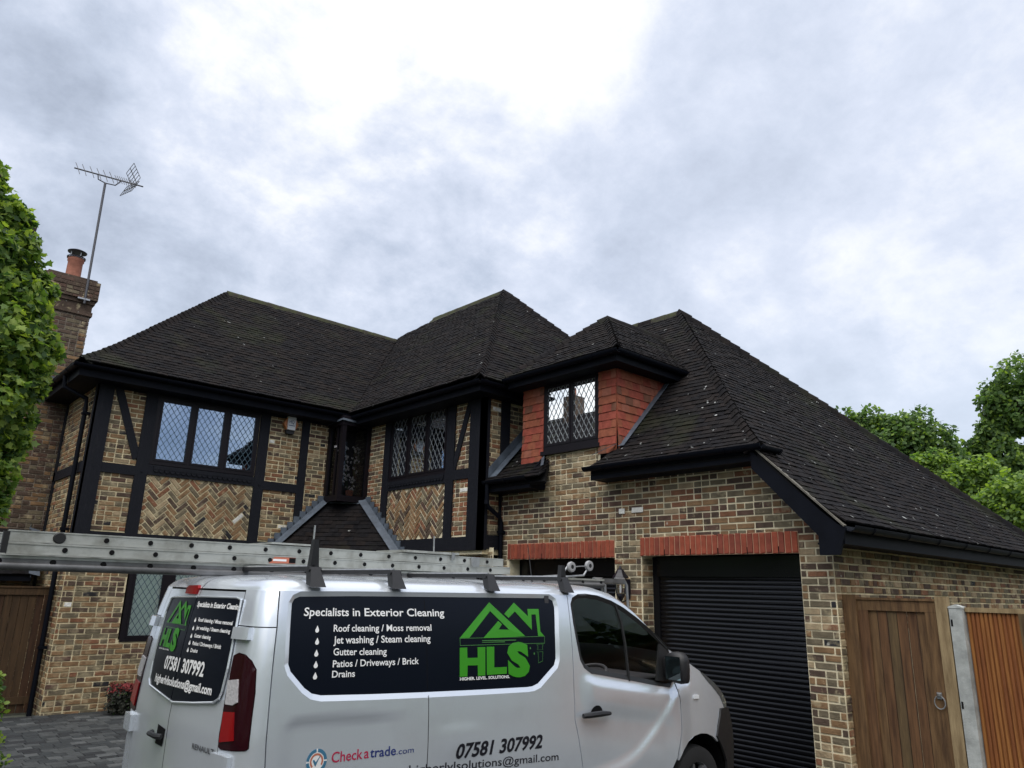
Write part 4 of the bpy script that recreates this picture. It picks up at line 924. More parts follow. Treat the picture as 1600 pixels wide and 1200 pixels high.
b = MB(); FFe.box(b, .3, 2.43, 1.80, 1.84, -.02, .04, POSTM); b.build('capping_rail', fn); b = MB(); FFe.box(b, .3, 2.43, 0, .12, -.02, .03, CONC); b.build('gravel_board', fn)
b = MB(); FFe.box(b, 1.94, 2.01, .12, 1.80, .034, .05, WOODG[1]); b.build('cover_strip', fn)
FGb = Frame((0, 13.15, 0), (1, 0, 0), (0, -1, 0))
gate('dark brown boarded garden gate between the left wing and the hedge', FGb, 1.72, 2.62, .03, 1.75, WOODD, WOODD[0], 9, None)
b = MB(); FGb.box(b, 1.60, 1.715, 0, 1.80, -.03, .05, WOODD[0]); b.build('gate_post', None, label='dark brown gate post at the left end of the shaded garden gate', category='gate post', group='timber gate posts')

# ================================================================ PLANTS
def foliage(name, parent, clumps, n, size, mats, tree_c=None, lobes=True, seed=1, wts=(.5, .28, .22), droop=.5, lump=(.62, .62)):
    """clumps: (centre, radii, weight). Leaves are real small lobed faces spread through each clump"""
    r = np.random.default_rng(seed); tot = sum(c[2] for c in clumps); V = []; F_ = []; MI = []; o = 0
    if lobes: tpl = np.array([(0, 0), (.28, .10), (.50, .02), (.42, .34), (.62, .55), (.30, .62), (0, 1.05), (-.30, .62), (-.62, .55), (-.42, .34), (-.50, .02), (-.28, .10)])
    else: tpl = np.array([(0, 0), (.34, .35), (.28, .75), (0, 1.0), (-.28, .75), (-.34, .35)])
    K = len(tpl)
    for c, rad, w in clumps:
        m_ = int(n*w/tot); d = r.normal(size=(m_, 3)); d /= np.linalg.norm(d, axis=1)[:, None]; rr = r.uniform(.30, 1., m_)**.5
        # break the ellipsoid into sub-clusters so the outline is uneven
        cc = r.normal(size=(11, 3)); cc /= np.linalg.norm(cc, axis=1)[:, None]; best = np.max(d@cc.T, axis=1); rr *= lump[0]+lump[1]*np.clip((best-.70)/.28, 0, 1)**1.3
        P = np.array(c)+d*rr[:, None]*np.array(rad)
        out = d*.6+r.normal(size=(m_, 3))*.55+np.array((0, 0, .35)); out /= np.linalg.norm(out, axis=1)[:, None]
        dr = d*np.array((1, 1, .2))*.5+r.normal(size=(m_, 3))*.6+np.array((0, 0, -droop)); dr -= out*np.sum(dr*out, axis=1)[:, None]; dr /= np.linalg.norm(dr, axis=1)[:, None]+1e-9
        sd = np.cross(dr, out); S = size*r.uniform(.65, 1.25, m_); fold = r.uniform(-.25, .25, m_)
        for k in range(m_):
            pts = P[k]+(tpl[:, :1]*sd[k]+tpl[:, 1:]*dr[k]+np.abs(tpl[:, :1])*out[k]*fold[k])*S[k]; V.append(pts); F_.append(tuple(range(o, o+K))); o += K
            q = rr[k]; MI.append(int(r.choice(3, p=wts)))
    me = bpy.data.meshes.new(name); me.from_pydata(np.concatenate(V).tolist(), [], F_)
    for m_ in mats: me.materials.append(m_)
    me.polygons.foreach_set('material_index', MI); me.update()
    return link(name, me, parent, kind='stuff')
def limbs(parent, base, r0, trunk, clumps, name='trunk'):
    mb_ = MB(); pts = [Vector(base)]+[Vector(t) for t in trunk]; mb_.tube(pts, [r0*(1-.6*i/len(pts)) for i in range(len(pts))], BARK, 10); mb_.build(name, parent, smooth=True)
    lb = MB()
    for c, rad, w in clumps:
        c = Vector(c); q = min(pts[1:], key=lambda p: (p-c).length+max(0, p.z-c.z)*2); mid = q.lerp(c, .5)+Vector((random.uniform(-.1, .1), random.uniform(-.1, .1), .12*(c-q).length))
        lb.tube([q, mid, c], [r0*.32, r0*.2, r0*.07], BARK, 6)
        for k in range(3):
            e = c+Vector((random.uniform(-1, 1)*rad[0], random.uniform(-1, 1)*rad[1], random.uniform(-.3, .9)*rad[2]))*.8; lb.tube([mid.lerp(c, .5), mid.lerp(e, .6)+Vector((0, 0, .05)), e], [r0*.12, r0*.08, r0*.03], BARK, 5)
    lb.build('branches', parent)
def tree(label, base, r0, trunk, clumps, n, size, mats, seed, lobes=True, lump=(.62, .62), cat='tree', name='tree', wts=(.5, .28, .22)):
    t = thing(name, label, cat); limbs(t, base, r0, trunk, clumps); foliage('crown', t, clumps, n, size, mats, seed=seed, lobes=lobes, wts=wts, lump=lump); return t
def at(px, py, dist):   # world point seen at a photo pixel, measured along the ground distance from the camera
    d = CR*((px-800)/1149.27)+CU*(-(py-600)/1149.27)+cf; h = math.hypot(d.x, d.y); return Vector((0, 0, EYE))+d*(dist/h)
# near maple at the left edge
Ld = 8.2
def cl(px, py, d, r, w=1., rz=None): return (tuple(at(px, py, d)), (r, r, rz or r), w)
cls = [cl(-58, 300, Ld, .36), cl(-41, 380, Ld, .44, 1.4), cl(-3, 455, Ld, .40, 1.3), cl(-15, 540, Ld-.1, .46, 1.4), cl(-25, 620, Ld-.1, .44, 1.3), cl(-51, 700, Ld, .36), cl(49, 440, Ld+.1, .17, .35), cl(59, 540, Ld, .20, .4), cl(37, 605, Ld-.1, .20, .4), cl(17, 340, Ld+.1, .19, .4), cl(-21, 275, Ld+.1, .20, .4), cl(7, 690, Ld, .18, .35), cl(65, 575, Ld, .10, .12), cl(72, 455, Ld+.1, .10, .12), cl(-38, 790, Ld, .25, .5), cl(35, 380, Ld, .14, .2), cl(-98, 480, Ld+.3, .7, 1.6), cl(-103, 650, Ld+.3, .65, 1.2), cl(-118, 330, Ld+.3, .5, 1.), cl(17, 495, Ld, .36, 1.), cl(7, 575, Ld, .36, 1.), cl(-8, 660, Ld, .32, .8), cl(2, 400, Ld+.1, .34, .9), cl(-18, 330, Ld+.1, .3, .7), cl(-28, 740, Ld, .28, .6)]
GRP = None
tb_ = at(-130, 900, Ld+.3)
tree('bright green maple tree overhanging the left edge in front of the chimney', (tb_.x, tb_.y, 0), .14, [(tb_.x, tb_.y, 1.5), (tb_.x+.1, tb_.y, 3.0), (tb_.x+.15, tb_.y+.05, 4.4), (tb_.x+.25, tb_.y, 5.4)], cls, 27000, .064, LEAF_NEAR, 3, lump=(.78, .34), wts=(.46, .34, .20))
# trees behind the garage
D2 = 27
GRPT = 'trees behind the garage roof'
def tt(label, cs, trunkpx, n, size, seed, d, wts=(.5, .28, .22), top=.8):
    p = at(trunkpx, 900, d); z = max(c[0][2] for c in cs); T_ = tree(label, (p.x, p.y, 0), .28, [(p.x, p.y, z*.35), (p.x+.2, p.y, z*.6), (p.x+.1, p.y+.2, z*top)], cs, n, size, LEAF_FAR, seed, lobes=False, wts=wts); T_['group'] = GRPT
tt('dark rounded broadleaf tree rising just above the garage roof slope', [cl(1345, 668, D2, .75), cl(1385, 672, D2, .75), cl(1425, 680, D2, .85), cl(1462, 700, D2, .8), cl(1480, 728, D2, .6), cl(1400, 720, D2, 1.2, 2), cl(1445, 745, D2, 1.1, 2)], 1420, 17000, .15, 11, D2, (.45, .15, .40))
tt('tall open-crowned tree at the far right edge with sky showing through its limbs', [cl(1590, 600, D2+1, .85), cl(1565, 622, D2+1, .62), cl(1610, 650, D2+1, .95), cl(1560, 668, D2+1, .55), cl(1530, 700, D2+1, .42, .6), cl(1575, 715, D2+1, .8), cl(1620, 720, D2+1, .9), cl(1598, 760, D2+1, .75)], 1590, 15000, .15, 12, D2+1, (.5, .15, .35), .9)
tt('light green leafy tree low behind the garage roof right of the dark one', [cl(1462, 742, D2-4, .62), cl(1500, 760, D2-4, .70), cl(1440, 730, D2-4, .4, .6), cl(1530, 745, D2-4, .52), cl(1510, 800, D2-4, .9, 1.6)], 1500, 13000, .12, 13, D2-4, (.35, .55, .10))
tt('yellow-green leafy tree at the right edge nearest the roof eave', [cl(1560, 790, D2-6, .62), cl(1600, 780, D2-6, .65), cl(1625, 800, D2-6, .7), cl(1590, 825, D2-6, .7), cl(1560, 830, D2-6, .5)], 1600, 11000, .115, 14, D2-6, (.35, .55, .10))
# conifer at bottom left
c0 = at(-14, 1060, 7.2)
cf_ = thing('conifer_shrub', 'feathery green conifer shrub at the bottom left corner of the drive', 'shrub')
b = MB(); b.tube([(c0.x, c0.y, 0), (c0.x, c0.y, 1.1)], [.03, .01], BARK, 6); b.build('stem', cf_)
foliage('foliage', cf_, [((c0.x, c0.y, z), (.20*(1.25-z)+.04, .20*(1.25-z)+.04, .16), 1) for z in (.12, .3, .5, .7, .9, 1.05)], 3800, .04, LEAF_NEAR, seed=5, lobes=False, wts=(.4, .5, .1), droop=-.8)
HY = material('red_heather', (.22, .02, .02), .7, col2=(.10, .012, .015), vscale=20); HD = material('dark_heather_leaf', (.012, .014, .008), .8)
rb = thing('red_shrub', 'low dark shrub with red flower heads against the left wing wall', 'shrub')
b = MB(); b.tube([(3.8, 12.35, 0), (3.8, 12.35, .3)], [.03, .015], BARK, 6); b.build('stem', rb)
foliage('foliage', rb, [((3.62, 12.35, .2), (.28, .22, .22), 1), ((3.95, 12.35, .22), (.30, .22, .22), 1)], 3500, .045, [HD, HD, LEAF_NEAR[2]], seed=6, lobes=False, wts=(.6, .3, .1))
foliage('blossom', rb, [((3.62, 12.33, .38), (.24, .2, .08), 1), ((3.95, 12.33, .40), (.28, .2, .08), 1)], 1800, .03, [HY, HY, HD], seed=7, lobes=False, wts=(.6, .3, .1), droop=-.6)
# neighbouring house and trees off to the left: seen only mirrored in the glass
nh = thing('neighbour_house', 'neighbouring brick house beyond the left edge of the drive, mirrored in the dormer window', 'house')
b = MB(); b.box((-18, 22, 0), (-8.5, 31.5, 5.6), material('shade_toned_neighbour_brick', (.06, .045, .035), .9, var=.2, vscale=5)); b.build('wall', nh)  # wall colour darkened to hold the shade of its shadowed side
b = MB(); b.add([(-18.4, 21.6, 5.5), (-8.1, 21.6, 5.5), (-8.1, 31.9, 5.5), (-18.4, 31.9, 5.5), (-13, 25.0, 11.0), (-13, 28.4, 11.0)], [(0, 1, 4), (1, 2, 5, 4), (2, 3, 5), (3, 0, 4, 5), (3, 2, 1, 0)], TILES[0]); ro = b.build('roof', nh)
b = MB(); b.box((-13.4, 26.1, 8), (-12.6, 26.9, 12.0), BM_CLEAN[1]); b.lathe([(.16, 12.0), (.14, 12.5), (.1, 12.5)], (-13.0, 26.5, 0), TERRA, 12); b.build('chimney', ro)
tree('dense dark tree beyond the left edge behind the neighbouring house', (-11, 34, 0), .35, [(-11, 34, 4), (-11, 34, 8)], [((-11, 34, 9), (4, 3, 5.2), 2), ((-8, 33, 9), (3.4, 3, 5.8), 1.5), ((-15, 37, 9), (4.5, 3, 5), 1.5), ((-7, 38, 8), (3.5, 3, 4.5), 1.5), ((-19, 40, 9), (5, 3, 5), 1.5)], 9000, .42, LEAF_FAR, 21, lobes=False, wts=(.4, .1, .5))

def hedge(label, spots, seed):
    h = thing('tall_hedge', label, 'hedge'); cl_ = [((x, y, z), (2.2, 1.6, 1.8), 1) for x, y in spots for z in (1.6, 4.0)]
    b = MB()
    for x, y in spots: b.tube([(x, y, 0), (x, y, 4.5)], [.12, .05], BARK, 6)
    b.build('stem', h, kind='stuff'); foliage('foliage', h, cl_, 420*len(cl_), .40, LEAF_FAR, seed=seed, lobes=False, wts=(.4, .2, .4))
hedge('tall leafy hedge across the drive behind the viewer, mirrored in the van side', [(x, -8-.02*x) for x in np.arange(-6, 34, 2.6)], 31)
hedge('tall leafy hedge left of the drive, mirrored in the van rear windows', [(-7.5, y) for y in np.arange(-6, 17, 2.6)], 32)
# outlines and lettering anchors of the van body, metres along and up its sides
VD={
 'imprint':[(0.179,1.792),(0.19,1.817),(0.224,1.83),(0.657,1.837),(1.174,1.839),(1.682,1.84),(2.323,1.842),(2.364,1.824),(2.373,1.778),(2.348,1.609),(2.33,1.42),(2.31,1.378),(2.138,1.265),(2.083,1.25),(2.03,1.248),(1.566,1.26),(1.154,1.273),(0.783,1.287),(0.441,1.303),(0.382,1.316),(0.332,1.347),(0.234,1.436),(0.214,1.475),(0.211,1.512),(0.196,1.645)],
 'gap':[(2.527,1.952),(2.52,1.88),(2.508,1.658),(2.501,1.455),(2.489,1.193),(2.488,1.001),(2.526,0.87),(2.567,0.689)],
 'win':[(2.563,1.795),(2.589,1.832),(2.649,1.855),(2.729,1.859),(2.866,1.847),(3.021,1.81),(3.155,1.758),(3.308,1.677),(3.444,1.595),(3.565,1.519),(3.655,1.449),(3.71,1.246),(3.637,1.167),(3.479,1.193),(3.158,1.249),(2.855,1.299),(2.692,1.325),(2.63,1.361),(2.598,1.41),(2.577,1.531),(2.563,1.665)],
 'lamp':[(-0.175,1.511),(-0.128,1.525),(-0.048,1.52),(0.001,1.493),(0.033,1.452),(0.045,1.339),(0.046,1.225),(0.05,1.077),(0.038,1.067),(-0.026,1.062),(-0.164,1.049),(-0.19,1.058),(-0.195,1.119),(-0.188,1.236),(-0.18,1.321),(-0.18,1.424)],
 'lampwhite':[(-0.181,1.385),(-0.07,1.399),(-0.044,1.289),(-0.083,1.271),(-0.17,1.267)],
 'lampred':[(-0.176,1.229),(-0.062,1.24),(-0.033,1.108),(-0.173,1.082)],
 'glass':[(-1.484,1.786),(-1.431,1.793),(-0.816,1.81),(-0.267,1.815),(-0.209,1.805),(-0.194,1.79),(-0.194,1.743),(-0.196,1.61),(-0.201,1.46),(-0.227,1.322),(-0.248,1.286),(-0.309,1.26),(-0.57,1.229),(-0.884,1.198),(-1.108,1.22),(-1.385,1.244),(-1.429,1.278),(-1.451,1.383),(-1.462,1.546),(-1.493,1.7)],
 'dbowl':[(2.656,1.051),(2.71,1.08),(2.764,1.069),(2.795,1.04),(2.77,0.969),(2.705,0.966)],
 'H':[(1.443,1.522),(1.506,1.522),(1.504,1.457),(1.592,1.456),(1.595,1.521),(1.663,1.52),(1.653,1.344),(1.588,1.343),(1.59,1.409),(1.504,1.411),(1.5,1.345),(1.436,1.346)],
 'L':[(1.675,1.521),(1.743,1.52),(1.734,1.389),(1.849,1.387),(1.845,1.344),(1.667,1.345)],
 'dropsC':[(0.378,1.652),(0.385,1.587),(0.387,1.524),(0.39,1.464),(0.392,1.405)],
 'g0':[(1.447,1.582),(1.732,1.809),(2.039,1.582),(1.784,1.576),(1.65,1.577),(1.797,1.686),(1.829,1.663),(1.793,1.63),(1.89,1.627),(1.731,1.751),(1.53,1.582)],
 'g1':[(1.86,1.732),(1.965,1.808),(2.088,1.714),(2.09,1.765),(2.204,1.765),(2.195,1.611),(2.229,1.579),(2.168,1.579),(2.166,1.727),(2.124,1.727),(2.112,1.622),(1.964,1.748),(1.898,1.705)],
 'box':[(1.447,1.581),(2.234,1.577),(2.229,1.528),(1.447,1.534)],
 'ln1':[(1.638,1.563),(1.95,1.56),(1.949,1.555),(1.638,1.559)],
 'ln2':[(1.638,1.552),(1.843,1.551),(1.843,1.546),(1.637,1.549)],
 'pipe':[(2.146,1.523),(2.214,1.524),(2.205,1.509),(2.202,1.49),(2.209,1.486),(2.146,1.486),(2.154,1.493),(2.156,1.513)],
 'pipe2':[(2.141,1.473),(2.204,1.474),(2.204,1.469),(2.194,1.409),(2.152,1.398),(2.153,1.468)],
 'gdrops':[(2.081,1.501),(2.116,1.464)],
 'r_drops':[(-0.818,1.671),(-0.815,1.624),(-0.812,1.579),(-0.813,1.539),(-0.813,1.498)],
 'T_spec':[(0.27,1.726),(1.331,1.719),(0.263,1.77)],
 'T_roof':[(0.499,1.638),(1.22,1.632),(0.497,1.675)],
 'T_jet':[(0.502,1.573),(1.209,1.566),(0.5,1.612)],
 'T_gut':[(0.505,1.51),(0.879,1.501),(0.503,1.547)],
 'T_pat':[(0.505,1.446),(1.115,1.438),(0.502,1.482)],
 'T_dra':[(0.504,1.392),(0.66,1.389),(0.502,1.427)],
 'T_high':[(1.437,1.324),(1.87,1.316),(1.438,1.341)],
 'T_tel':[(1.388,0.877),(2.149,0.857),(1.408,0.955)],
 'T_mail':[(1.05,0.832),(2.315,0.759),(1.047,0.879)],
 'T_chk':[(0.537,0.953),(0.776,0.948),(0.536,1.004)],
 'T_trade':[(0.783,0.951),(0.954,0.947),(0.784,1.0)],
 'T_com':[(0.959,0.948),(1.078,0.947),(0.957,0.979)],
 'T_S':[(1.858,1.338),(2.066,1.332),(1.872,1.527)],
 'T_r_spec':[(-0.863,1.75),(-0.192,1.751),(-0.879,1.779)],
 'T_r_roof':[(-0.766,1.666),(-0.248,1.666),(-0.77,1.686)],
 'T_r_jet':[(-0.767,1.62),(-0.257,1.622),(-0.771,1.64)],
 'T_r_gut':[(-0.764,1.574),(-0.504,1.576),(-0.768,1.594)],
 'T_r_pat':[(-0.763,1.531),(-0.332,1.535),(-0.764,1.551)],
 'T_r_dra':[(-0.767,1.49),(-0.653,1.493),(-0.771,1.51)],
 'T_r_tel':[(-1.18,1.365),(-0.5,1.376),(-1.198,1.438)],
 'T_r_mail':[(-1.3,1.276),(-0.349,1.294),(-1.308,1.322)],
 'T_r_high':[(-1.384,1.468),(-1.164,1.47),(-1.387,1.476)],
 'T_r_ren':[(-0.506,1.002),(-0.23,1.01),(-0.498,1.029)],
}
# ================================================================ VAN
VAN = thing('parked_van', 'silver panel van with black sign-written side and rear windows, parked nose to the garage', 'van')
X0, YCV = 1.75, 4.93
RC = .13; U0 = RC-RC*math.pi/2; WB = .978
def ss(a, b, x):
    t = min(1, max(0, (x-a)/(b-a))); return t*t*(3-2*t)
def Wd(z):
    w = WB-.012*((z-.8)/.4)**2 if z < 1.12 else WB-.012*.64-(z-1.12)*.085-.05*((z-1.12)/.75)**3
    if z < .45: w -= .05*((.45-z)/.2)**2*.5
    return w
def nose(u):
    if u <= 3.9: return 0.
    t = min(1, (u-3.9)/1.0); return .42*(1-math.sqrt(max(0, 1-t**3.2)))
def lean(z):
    t = max(0, (z-1.1)/.8); return .055*t+.05*t**3
def interp(P, x):
    if x <= P[0][0]: return P[0][1]
    for (a, b), (c, d) in zip(P, P[1:]):
        if x <= c: return b+(d-b)*(x-a)/(c-a)
    return P[-1][1]
SWOOSH = [(2.6, .60), (2.85, .625), (3.0, .650), (3.07, .668), (3.14, .692), (3.20, .720), (3.264, .755), (3.33, .798), (3.389, .838), (3.45, .885), (3.519, .943), (3.58, 1.0), (3.632, 1.055), (3.68, 1.112), (3.717, 1.158)]
BELT = [(2.61, 1.30), (2.75, 1.262), (3.05, 1.214), (3.36, 1.169), (3.72, 1.12)]
def relief(u, z):
    d = 0.
    if 2.53 < u < 3.9:
        zb = interp(BELT, u); k = ss(2.55, 2.68, u)
        d += .020*k*ss(zb+.012, zb-.055, z)*(1-ss(3.68, 3.9, u))-.020*k*ss(zb-.10, zb-.30, z)*(1-ss(3.5, 3.75, u))
        zs = interp(SWOOSH, u); d += .022*k*ss(zs+.05, zs-.035, z)
    if u >= 3.9: d += .022
    if .2 < u < 1.15:
        zl = interp([(.2, 1.10), (.24, 1.175), (.3, 1.19), (.55, 1.185), (1.15, 1.161)], u); d -= .016*ss(.2, .30, u)*(1-ss(.7, 1.15, u))*ss(zl+.006, zl-.03, z)*(1-ss(.62, .45, z))
    if 1.1 < u < 1.75:
        zl = 1.07-.25*(u-1.4)**2; d += .008*math.exp(-((u-1.42)/.18)**2)*ss(zl+.01, zl-.03, z)*(1-ss(zl-.10, zl-.25, z))
    return d
def VM(u, z, off=0., side=-1):
    w = Wd(z)
    if u >= RC:
        k = 1-ss(RC, .75, u); x = u+lean(z)*k; y = w-nose(u)+relief(u, z); n = (0, 1)
        if u > 4.2: n = (.3, .95)
    elif u >= U0:
        th = (RC-u)/RC; x = RC-RC*math.sin(th)+lean(z); y = w-RC*(1-math.cos(th)); n = (-math.sin(th), math.cos(th))
    else:
        q = 1-(U0-u)/(WB-RC); y = (w-RC)*q; x = lean(z)-.035*(1-q*q); n = (-1, 0)
    x += n[0]*off; y += n[1]*off
    return Vector((X0+x, YCV+side*y, z))
def offs(P, d):
    n = len(P); ar = sum(P[i][0]*P[(i+1) % n][1]-P[(i+1) % n][0]*P[i][1] for i in range(n)); s = 1 if ar > 0 else -1; out = []
    for i in range(n):
        a, b, c = Vector(P[i-1]), Vector(P[i]), Vector(P[(i+1) % n]); e = (b-a).normalized()+(c-b).normalized(); e = e.normalized() if e.length > 1e-6 else (b-a).normalized()
        out.append((b.x+e.y*d*s, b.y-e.x*d*s))
    return out
def vpanel(name, outer, mat, parent=None, holes=(), off=0., grid=.05, thick=.018, side=-1, smooth='all', mapf=VM):
    v, f = cdt(outer, holes, grid); mb_ = MB(); flip = side > 0
    mb_.add([mapf(p[0], p[1], off, side) for p in v], [q[::-1] if flip else q for q in f], mat)
    o = mb_.build(name, parent or VAN, smooth=smooth)
    if thick:
        mb2 = MB()
        for P in [outer]+list(holes):
            n = len(P)
            for i in range(n):
                a, b = Vector(P[i]), Vector(P[(i+1) % n]); k = max(1, int((b-a).length/.08))
                for j in range(k):
                    p, q = a.lerp(b, j/k), a.lerp(b, (j+1)/k)
                    mb2.add([mapf(p.x, p.y, off, side), mapf(q.x, q.y, off, side), mapf(q.x, q.y, off-thick, side), mapf(p.x, p.y, off-thick, side)], [(0, 1, 2, 3)], mat)
        me = mb2; me.build('panel_return', o)
    return o
def ring(name, P, Q, offp, offq, mat, parent, side=-1, sub=4):
    mb_ = MB(); n = len(P)
    def fine(P_): return [tuple(Vector(P_[i]).lerp(Vector(P_[(i+1) % len(P_)]), j/sub)) for i in range(len(P_)) for j in range(sub)]
    A, B = fine(P), fine(Q); n = len(A); vs = [VM(*p, offp, side) for p in A]+[VM(*q, offq, side) for q in B]
    mb_.add(vs, [(i, (i+1) % n, n+(i+1) % n, n+i) for i in range(n)], mat); return mb_.build(name, parent, smooth='all')
SIL = [(-2, 1.925), (0, 1.925), (2.0, 1.935), (2.6, 1.935), (2.778, 1.931), (2.931, 1.909), (3.083, 1.866), (3.187, 1.814), (3.291, 1.754), (3.395, 1.678), (3.501, 1.594), (3.589, 1.523), (3.681, 1.457), (3.728, 1.428), (3.854, 1.375), (3.982, 1.311), (4.088, 1.262), (4.199, 1.206), (4.287, 1.157), (4.383, 1.099), (4.446, 1.038), (4.485, .963), (4.5, .9)]
def zt(u): return interp(SIL, u)-(.065-.045*ss(2.6, 3.2, u))
TOPU = [-.915, -.7, -.5, -.3, -.2, -.12, -.074, -.03, .01, .05, .10, .14, .3, .6, 1.0, 1.5, 2.0, 2.35, 2.52, 2.6, 2.7, 2.8, 2.931, 3.03, 3.083, 3.187, 3.291, 3.395, 3.501, 3.589, 3.65, 3.72, 3.80, 3.90, 3.982, 4.088, 4.199, 4.287, 4.35, 4.40, 4.44, 4.47, 4.485]
def topline(a, b): return [(a, zt(a))]+[(u, zt(u)) for u in TOPU if a+.005 < u < b-.005]+[(b, zt(b))]
IMP = VD['imprint']; WIN = VD['win']; g = .0035
def gapu(z): return interp(sorted([(q[1], q[0]) for q in VD['gap']]+[(.3, 2.60)]), z)
GAP = [(gapu(z), z) for z in (.32, .5, .69, .87, 1.0, 1.19, 1.455, 1.658, 1.80)]
ztg = zt(2.52); JT = [(.146, .32), (.144, .985), (.108, 1.667), (.086, zt(.09))]
ARCH = [(4.015+.425*math.cos(a), .34+.425*math.sin(a)) for a in np.linspace(0, math.pi, 15)]
RARCH = [(.917+.425*math.cos(a), .34+.425*math.sin(a)) for a in np.linspace(0, math.pi, 15)]
LAMP = VD['lamp']
for side in (-1, 1):
    nm = side == -1
    rim_in = IMP; rim_out = offs(IMP, .030)
    ra = [p for p in RARCH if p[1] > .32]
    P = [(JT[0][0]+g, .32), (ra[-1][0]-.005, .32)]+ra[::-1]+[(ra[0][0]+.005, .32), (GAP[0][0]-g, .32)]+[(u-g, z) for u, z in GAP[1:]]+[(2.522-g, ztg)]+topline(JT[3][0]+g, 2.50)[::-1]+[(JT[2][0]+g, JT[2][1]), (JT[1][0]+g, JT[1][1])]
    if nm:
        sp = vpanel('side_panel', P, SILVER, holes=[rim_out], grid=.032, side=side)
        ring('window_flange', rim_out, rim_in, 0, -.014, SILVER, sp, side)
        sign = vpanel('side_sign', IMP, VINYL, off=-.0135, grid=.06, thick=0, side=side)
        b = MB(); zz_ = np.linspace(1.285, 1.838, 9); u_ = 1.18
        b.add([VM(u_+s*.0025, z, -.0130, side) for z in zz_ for s in (-1, 1)], [(2*i, 2*i+1, 2*i+3, 2*i+2) for i in range(8)], BLACKM); b.build('sign_seam', sign); b = MB(); zz_ = list(np.linspace(.34, 1.255, 20))
        b.add([VM(u_+s*.0022, z, .0012, side) for z in zz_ for s in (-1, 1)], [(2*i, 2*i+1, 2*i+3, 2*i+2) for i in range(19)], VBLACK); b.build('door_seam', sp)
    else: vpanel('side_panel', P, SILVER, grid=.1, side=side)
    # rear corner with lamp
    cor = [(-.198, .32), (JT[0][0]-g, .32), (JT[1][0]-g, JT[1][1]), (JT[2][0]-g, JT[2][1])]+topline(-.198, JT[3][0]-g)[::-1]
    hseam = 1.666
    lo = clip(cor, 0, 1, hseam-.003); hi = clip(cor, 0, -1, -(hseam+.003)); LMo = offs(LAMP, .004)
    vpanel('corner_panel', lo, SILVER, holes=[LMo], grid=.03, side=side); vpanel('corner_panel', hi, SILVER, grid=.03, side=side)
    tl = vpanel('tail_lamp', LAMP, LAMPD, off=.006, grid=.03, side=side); vpanel('reversing_lens', VD['lampwhite'], LAMPW, tl, off=.012, grid=.03, side=side, thick=.006); vpanel('brake_lens', VD['lampred'], LAMPR, tl, off=.012, grid=.03, side=side, thick=.006)
    hg = vpanel('door_hinge', [(-.20, 1.598), (-.03, 1.600), (-.028, 1.664), (-.20, 1.660)], SILVER, off=.028, grid=.03, side=side, thick=.03)
    # hinges lower
    vpanel('door_hinge', [(-.215, .93), (-.04, .93), (-.04, 1.03), (-.215, 1.03)], SILVER, off=.03, grid=.03, side=side, thick=.03)
    # front door
    WO = offs(WIN, .022)
    fg = [(3.708, 1.19), (3.72, 1.014), (3.721, .819), (3.66, .62), (3.57, .50), (3.52, .32)]
    Pd = [(GAP[0][0]+g, .32), (fg[-1][0]-g, .32)]+[(u-g, z) for u, z in fg[::-1][1:]]+[(3.72, 1.28), (3.72, zt(3.72))]+topline(2.522+g, 3.70)[::-1]+[(u+g, z) for u, z in GAP[1:][::-1]]
    dr = vpanel('front_door', Pd, SILVER, holes=[WO], grid=.028 if nm else .09, side=side)
    ring('window_seal', WO, offs(WIN, -.012), .002, -.012, RUBBER, dr, side)
    WI = offs(WIN, -.012); qd = [(3.098, 1.80), (3.125, 1.66), (3.137, 1.50), (3.14, 1.25)]
    vpanel('door_glass', WI, GLASS_VAN, dr, off=-.012, grid=.12, side=side, thick=0)
    b = MB(); pts = [VM(u, z, -.006, side) for u, z in [(3.075, 1.795), (3.112, 1.66), (3.125, 1.50), (3.13, 1.225)]]; b.tube(pts, .013, RUBBER, 6); b.build('quarter_bar', dr)
    # mirror triangle and mirror
    vpanel('mirror_base', [(3.47, 1.21), (3.70, 1.185), (3.70, 1.36), (3.64, 1.44), (3.56, 1.49)], RUBBER, dr, off=.006, grid=.08, side=side)
    mr_ = MB(); cx, cz = X0+3.62, 1.31; sy_ = side
    prof = [(0.03, .05, .075, 1.31), (.07, .062, .105, 1.315), (.13, .068, .122, 1.315), (.19, .066, .122, 1.31), (.225, .05, .105, 1.30), (.238, .02, .07, 1.30)]
    vs = []
    for (o_, hx, hz_, zc_) in prof:
        for k in range(14):
            a = 2*math.pi*k/14; ca, sa = math.cos(a), math.sin(a); vs.append((cx+abs(ca)**.6*math.copysign(hx, ca), YCV+sy_*(.93+o_), zc_+abs(sa)**.6*math.copysign(hz_, sa)))
    mr_.add(vs, [(i*14+k, i*14+(k+1) % 14, (i+1)*14+(k+1) % 14, (i+1)*14+k) for i in range(5) for k in range(14)]+[tuple(range(14)), tuple(70+k for k in range(14))], VBLACK)
    mo = mr_.build('door_mirror', dr, smooth=True)
    b = MB(); b.add([(cx-.070, YCV+sy_*(1.00), 1.22), (cx-.070, YCV+sy_*(1.145), 1.22), (cx-.072, YCV+sy_*1.145, 1.40), (cx-.072, YCV+sy_*1.00, 1.40)], [(0, 1, 2, 3)], MIRROR); b.build('mirror_glass', mo)
